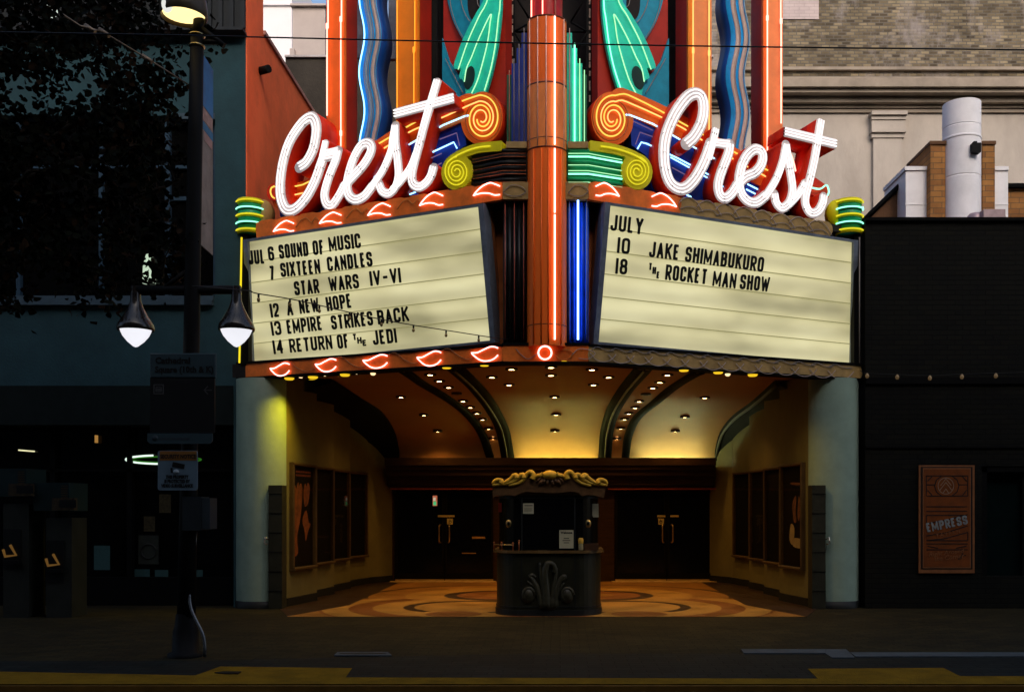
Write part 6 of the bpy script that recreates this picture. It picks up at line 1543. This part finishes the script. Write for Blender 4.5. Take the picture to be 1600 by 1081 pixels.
# security notice
t = thing('security_sign', 'white security notice with brown header and camera symbol on the lamp post', 'sign', pg.P(*sgx(265, 1015)))
a, b = sgx(122, 1018), sgx(400, 738); m = MB(); m.poly(pg, rounded([Vector((a[0], a[1])), Vector((b[0], a[1])), Vector((b[0], b[1])), Vector((a[0], b[1]))], .03, True), -.01, .01); bd = build(m, 'plate', mat('notice_blue', (.085, .13, .165), .6, var=.15), t)
a2, b2 = sgx(136, 808), sgx(396, 742); m = MB(); m.obox(pg, a2[0], b2[0], a2[1], b2[1], .0105, .0125); hdp = build(m, 'header', mat('notice_brown', (.16, .07, .015), .6), t)
p = sgx(266, 793); text(pg, 'SECURITY NOTICE', p[0], p[1], .062, .013, M['letter_black'], hdp, align='CENTER', sx=.78, bold=.002)
m = MB(); m.sdf(pg, [([sgx(225, 835), sgx(310, 852)], .028, True), ([sgx(218, 860), sgx(222, 895)], .012, True)], .0105, .013, .004); build(m, 'camera_symbol', M['letter_black'], bd)
m = MB(); c0 = sgx(252, 888); m.lathe(pg.P(*c0, .0125), [(.0005, -.003), (.034, -.003), (.034, 0)], 16, axis='Y', sy=.8); build(m, 'camera_dome', mat('notice_white', (.3, .36, .4), .5), bd)
for k, s_ in enumerate(('THIS PROPERTY', 'IS PROTECTED BY', 'VIDEO SURVEILLANCE')):
    p = sgx(258, 934 + k * 31); text(pg, s_, p[0], p[1], .05, .0105, M['letter_black'], bd, align='CENTER', sx=.72, bold=.003)
# control box and bent conduit
m = MB(); m.box(X_(293, Yp), X_(322, Yp), Yp - .16, Yp + .1, Z_(828, Yp), Z_(776, Yp)); t = build(m, 'control_box', mat('box_grey', (.010, .014, .016), .6)); tag(t, 'grey control box strapped to the street lamp post', 'box')
m = MB(); m.box(X_(322, Yp) + .003, X_(335, Yp), Yp - .15, Yp + .09, Z_(826, Yp), Z_(778, Yp)); build(m, 'door', mat('box_door', (.02, .027, .032), .5), t)
m = MB(); m.tube(rounded([at(306, 830, Yp), at(303, 870, Yp), at(296, 890, Yp), at(296, 948, Yp - .1), at(320, 995, Yp - .15), Vector((X_(320, Yp - .15), Yp - .15, .02))], .12), .018, 8)
tag(build(m, 'conduit', mat('conduit', (.16, .17, .18), .35, metal=.7)), 'thin bent grey conduit running down beside the lamp post base', 'pipe')

# ------------------------------------------------------------------ ticket machines by the shopfront
for k, (xa, dy) in enumerate(((0, 0), (67, 22))):
    Ym = 15.6; s_ = Ym / F
    lab = ('left grey ticket machine at the photo edge with taller header' if k == 0 else 'right grey ticket machine, second from the photo edge, set slightly lower')
    t = thing('ticket_machine', lab, 'ticket machine', (X_(xa + 24, Ym), Ym, 0), 'ticket machines by the shopfront')
    Gm = mat('machine_grey_%d' % k, (.016, .017, .013), .6, var=.3)
    m = MB(); m.box(X_(xa + 5, Ym), X_(xa + 45, Ym), Ym, Ym + .5, 0, Z_(787 + dy, Ym)); build(m, 'cabinet', Gm, t)
    m = MB(); m.box(X_(xa - 12, Ym), X_(xa + 44, Ym), Ym - .05, Ym + .55, Z_(776 + dy, Ym) + .002, Z_(732 + dy, Ym)); hd = build(m, 'header', mat('machine_teal_%d' % k, (.006, .018, .018), .7), t)
    m = MB()
    for q in range(6): m.box(X_(xa + 31, Ym), X_(xa + 41, Ym), Ym - .056, Ym - .0505, Z_(738 + dy + q * 3.6, Ym), Z_(736.4 + dy + q * 3.6, Ym))
    build(m, 'louvre', mat('louvre_brown_%d' % k, (.05, .026, .01), .6), hd)
    m = MB(); m.box(X_(xa + 22, Ym), X_(xa + 57, Ym), Ym - .16, Ym - .06, Z_(775 + dy, Ym), Z_(756 + dy, Ym)); bx_ = build(m, 'reader_box', mat('reader_%d' % k, (.04, .026, .012), .6, var=.6, scale=14), t)
    m = MB(); m.box(X_(xa + 26, Ym - .16), X_(xa + 52, Ym - .16), Ym - .166, Ym - .161, Z_(771 + dy, Ym), Z_(759 + dy, Ym)); build(m, 'reader_face', M['letter_black'], bx_)
    m = MB(); m.box(X_(xa + 6, Ym), X_(xa + 33, Ym), Ym - .012, Ym - .001, Z_(888 + dy, Ym), Z_(826 + dy * .8, Ym)); sc = build(m, 'screen_recess', M['letter_black'], t)
    m = MB(); y0 = 850 + dy * .65
    m.tube([at(xa + 5, y0 + 8, Ym - .05), at(xa + 8, y0 + 19, Ym - .06), at(xa + 25, y0 + 17, Ym - .06), at(xa + 16, y0 + 1, Ym - .05)], .022, 5); build(m, 'glowing_slot', glow('slot_amber_%d' % k, (.85, .42, .1), .13), sc)
    m = MB(); m.box(X_(xa + 10, Ym), X_(xa + 34, Ym), Ym - .1, Ym - .003, Z_(880 + dy * .6, Ym), Z_(875 + dy * .6, Ym)); build(m, 'coin_shelf', M['black_steel'], t)

# ------------------------------------------------------------------ wires and festoon bulbs
m = MB(); Yc = 9.6; pts = []
for i in range(33):
    u = i / 32; x = -300 + 2300 * u; pts.append(at(x, 56 + (x - 300) * .0172 + 3.0 * math.sin(math.pi * max(0, min(1, (x - 300) / 1300))) - (8 if x < 300 else 0) * 0, Yc))
m.tube(pts, .0075, 5); tag(build(m, 'trolley_wire', M['letter_black']), 'thin black tram wire crossing the whole street above the sign', 'wire')
m = MB(); m.tube([at(96, 22, 10.6), at(125, 41, 10.7), at(160, 50, 10.8)], .012, 5); m.tube([at(160, 50, 10.8), at(230, 92, 11.1), at(298, 135, Yp)], .009, 5)
for a in ((140, 45, 10.75), (162, 51, 10.8), (229, 92, 11.1)): p = at(*a); m.tube([p + Vector((-.05, 0, .035)), p + Vector((.06, 0, -.04))], .026, 7)
tag(build(m, 'span_wire', mat('span_steel', (.22, .16, .11), .4, metal=.6)), 'pale steel span wire with insulators tied to the street lamp', 'wire')
fest = [(393, 456), (404, 459), (453, 467), (499, 477), (546, 488), (596, 499), (646, 508), (697, 516), (748, 524), (775, 528)]
# the string runs from the lamp post over to the marquee nose
def fy(x): return 11.5 + (15.1 - 11.5) * (x - 385) / (790 - 385)
m = MB(); q = [(300, 447), (385, 454)] + fest + [(792, 530)]; m.tube(smooth_line([at(x, y, fy(x)) for x, y in q], 4), .007, 5); t = build(m, 'festoon_wire', M['letter_black']); tag(t, 'drooping string light cable between street lamp and marquee nose', 'string lights')
for x, y in fest[1:9]:
    p = at(x, y, fy(x)); m = MB(); m.lathe(p, [(.008, .0), (.013, -.01), (.013, -.04), (.010, -.045)], 8); so = build(m, 'socket', M['letter_black'], t)
    m = MB(); m.lathe(p, [(.010, -.045), (.019, -.06), (.021, -.075), (.014, -.092), (.0005, -.098)], 10); build(m, 'bulb', mat('bulb_amber', (.35, .22, .08), .15) if 'bulb_amber' not in M else M['bulb_amber'], so)
m = MB(); Yr = 16.6; q = [(1344, 579), (1355, 583), (1402, 585), (1453, 586.5), (1503, 584.5), (1556, 583), (1640, 580), (1760, 572)]; m.tube(smooth_line([at(x, y, Yr) for x, y in q], 4), .006, 5); t = build(m, 'festoon_wire', M['letter_black']); tag(t, 'string light cable with tiny bulbs along the dark brick wall', 'string lights')
BD = mat('bulb_dim', (.16, .12, .07), .2, emit=((1, .6, .25), .03))
for x, y in q[1:6]:
    p = at(x, y, Yr); m = MB(); m.lathe(p, [(.012, 0), (.03, -.03), (.034, -.05), (.02, -.08), (.0005, -.085)], 10); build(m, 'bulb', BD, t)
p = at(79, 18, 13.0); m = MB(); m.ball(p, .085, 16, 10); t = build(m, 'globe_lamp', glow('globe_white', (.85, .95, .85), .85)); tag(t, 'round white globe lamp glowing among the tree branches', 'lamp')
m = MB(); m.lathe(p, [(.04, .08), (.04, .14), (.01, .16), (.01, 1.0)], 8); build(m, 'cap', M['black_steel'], t)

# ------------------------------------------------------------------ street tree, upper left
Yt_ = 12.6
tr = thing('street_tree', 'dark leafy street tree hanging in from the upper left', 'tree', (X_(-190, Yt_), Yt_, 0))
rnd = random.Random(3)
m = MB(); tx = X_(-190, Yt_)
trunk = [(tx, Yt_, 0), (tx + .05, Yt_, 1.2), (tx - .03, Yt_ + .05, 2.6), (tx + .1, Yt_, 3.8)]
m.tube(smooth_line([Vector(p) for p in trunk], 4), .17, 12, r1=.12); build(m, 'trunk', mat('bark', (.03, .024, .018), .9, var=.4, scale=8, bump=.8, bscale=30), tr)
LIMBS = [[(-190, 610), (-120, 500), (-20, 430), (80, 405), (180, 430), (250, 455)], [(-190, 560), (-110, 380), (0, 300), (120, 250), (220, 220), (290, 190)], [(-190, 530), (-120, 300), (-40, 150), (60, 60), (160, 20)], [(-100, 460), (20, 370), (140, 330), (240, 300), (280, 280)], [(-20, 300), (80, 220), (140, 180), (200, 165)]]
m = MB(); branch = []
for lb_ in LIMBS:
    P_ = smooth_line([at(x, y, Yt_ + rnd.uniform(-.5, .5)) for x, y in lb_], 5); m.tube(P_, .06, 7, r1=.012); branch += P_
limbs = m


def dens(x, y):
    if y < 60: return 1.0 if x < 280 else .1
    d = .95
    for cx, cy, rx, ry in ((60, 135, 62, 34), (130, 150, 30, 26), (245, 88, 55, 26), (150, 108, 20, 26), (20, 165, 40, 20), (290, 160, 30, 30), (310, 70, 40, 20)):
        q = ((x - cx) / rx) ** 2 + ((y - cy) / ry) ** 2
        if q < 1.3: d = min(d, .12 if q < .8 else .5)
    if y > 430: d *= max(0, 1 - (y - 430) / 55) * (1 if x < 40 or 95 < x < 175 else .4)
    if x > 255: d *= max(0, 1 - (x - 255) / 50)
    return d


# leaves gathered in sprays so that gaps stay open between them
m = MB(); cnt = 0
sprays = []
while len(sprays) < 560:
    x, y = rnd.uniform(-230, 315), rnd.uniform(-140, 478)
    if rnd.random() < dens(x, y): sprays.append((x, y))
tw = limbs; nb = 0
for x, y in sprays:
    Yl = Yt_ + rnd.gauss(0, .75); c0 = at(x, y, Yl); nb += 1
    if nb % 5 == 0:
        j = min(branch, key=lambda b: (b - c0).length)
        if (j - c0).length < 1.6: tw.tube([j, j.lerp(c0, .5) + Vector((0, 0, .06)), c0 + Vector((.05, 0, -.1))], .014, 4, r1=.004)
    for _ in range(rnd.randint(22, 40)):
        p = c0 + Vector((rnd.gauss(0, .15), rnd.gauss(0, .2), rnd.gauss(0, .13))); L_ = rnd.uniform(.06, .12); wd = L_ * rnd.uniform(.35, .5)
        d = Vector((rnd.gauss(0, 1), rnd.gauss(0, .7), rnd.gauss(-.7, .6))).normalized(); n_ = Vector((rnd.gauss(0, 1), rnd.gauss(-.6, 1), rnd.gauss(.5, 1))); s_ = d.cross(n_).normalized(); f = s_.cross(d).normalized()
        m.add([p, p + d * L_ * .3 + s_ * wd + f * .012, p + d * L_ * .7 + s_ * wd * .7, p + d * L_, p + d * L_ * .7 - s_ * wd * .7, p + d * L_ * .3 - s_ * wd + f * .012], [(0, 1, 2, 3), (0, 3, 4, 5)], rnd.choice((0, 0, 0, 1, 1, 2)))
        cnt += 1
build(limbs, 'limb', mat('limb_bark', (.02, .016, .012), .9), tr)
build(m, 'crown', [mat('leaf_green', (.005, .006, .003), .7, var=.4, spec=.03), mat('leaf_dark_green', (.002, .003, .002), .7, var=.4, spec=.03), mat('leaf_brown', (.014, .007, .003), .7, var=.4, spec=.03)], tr)
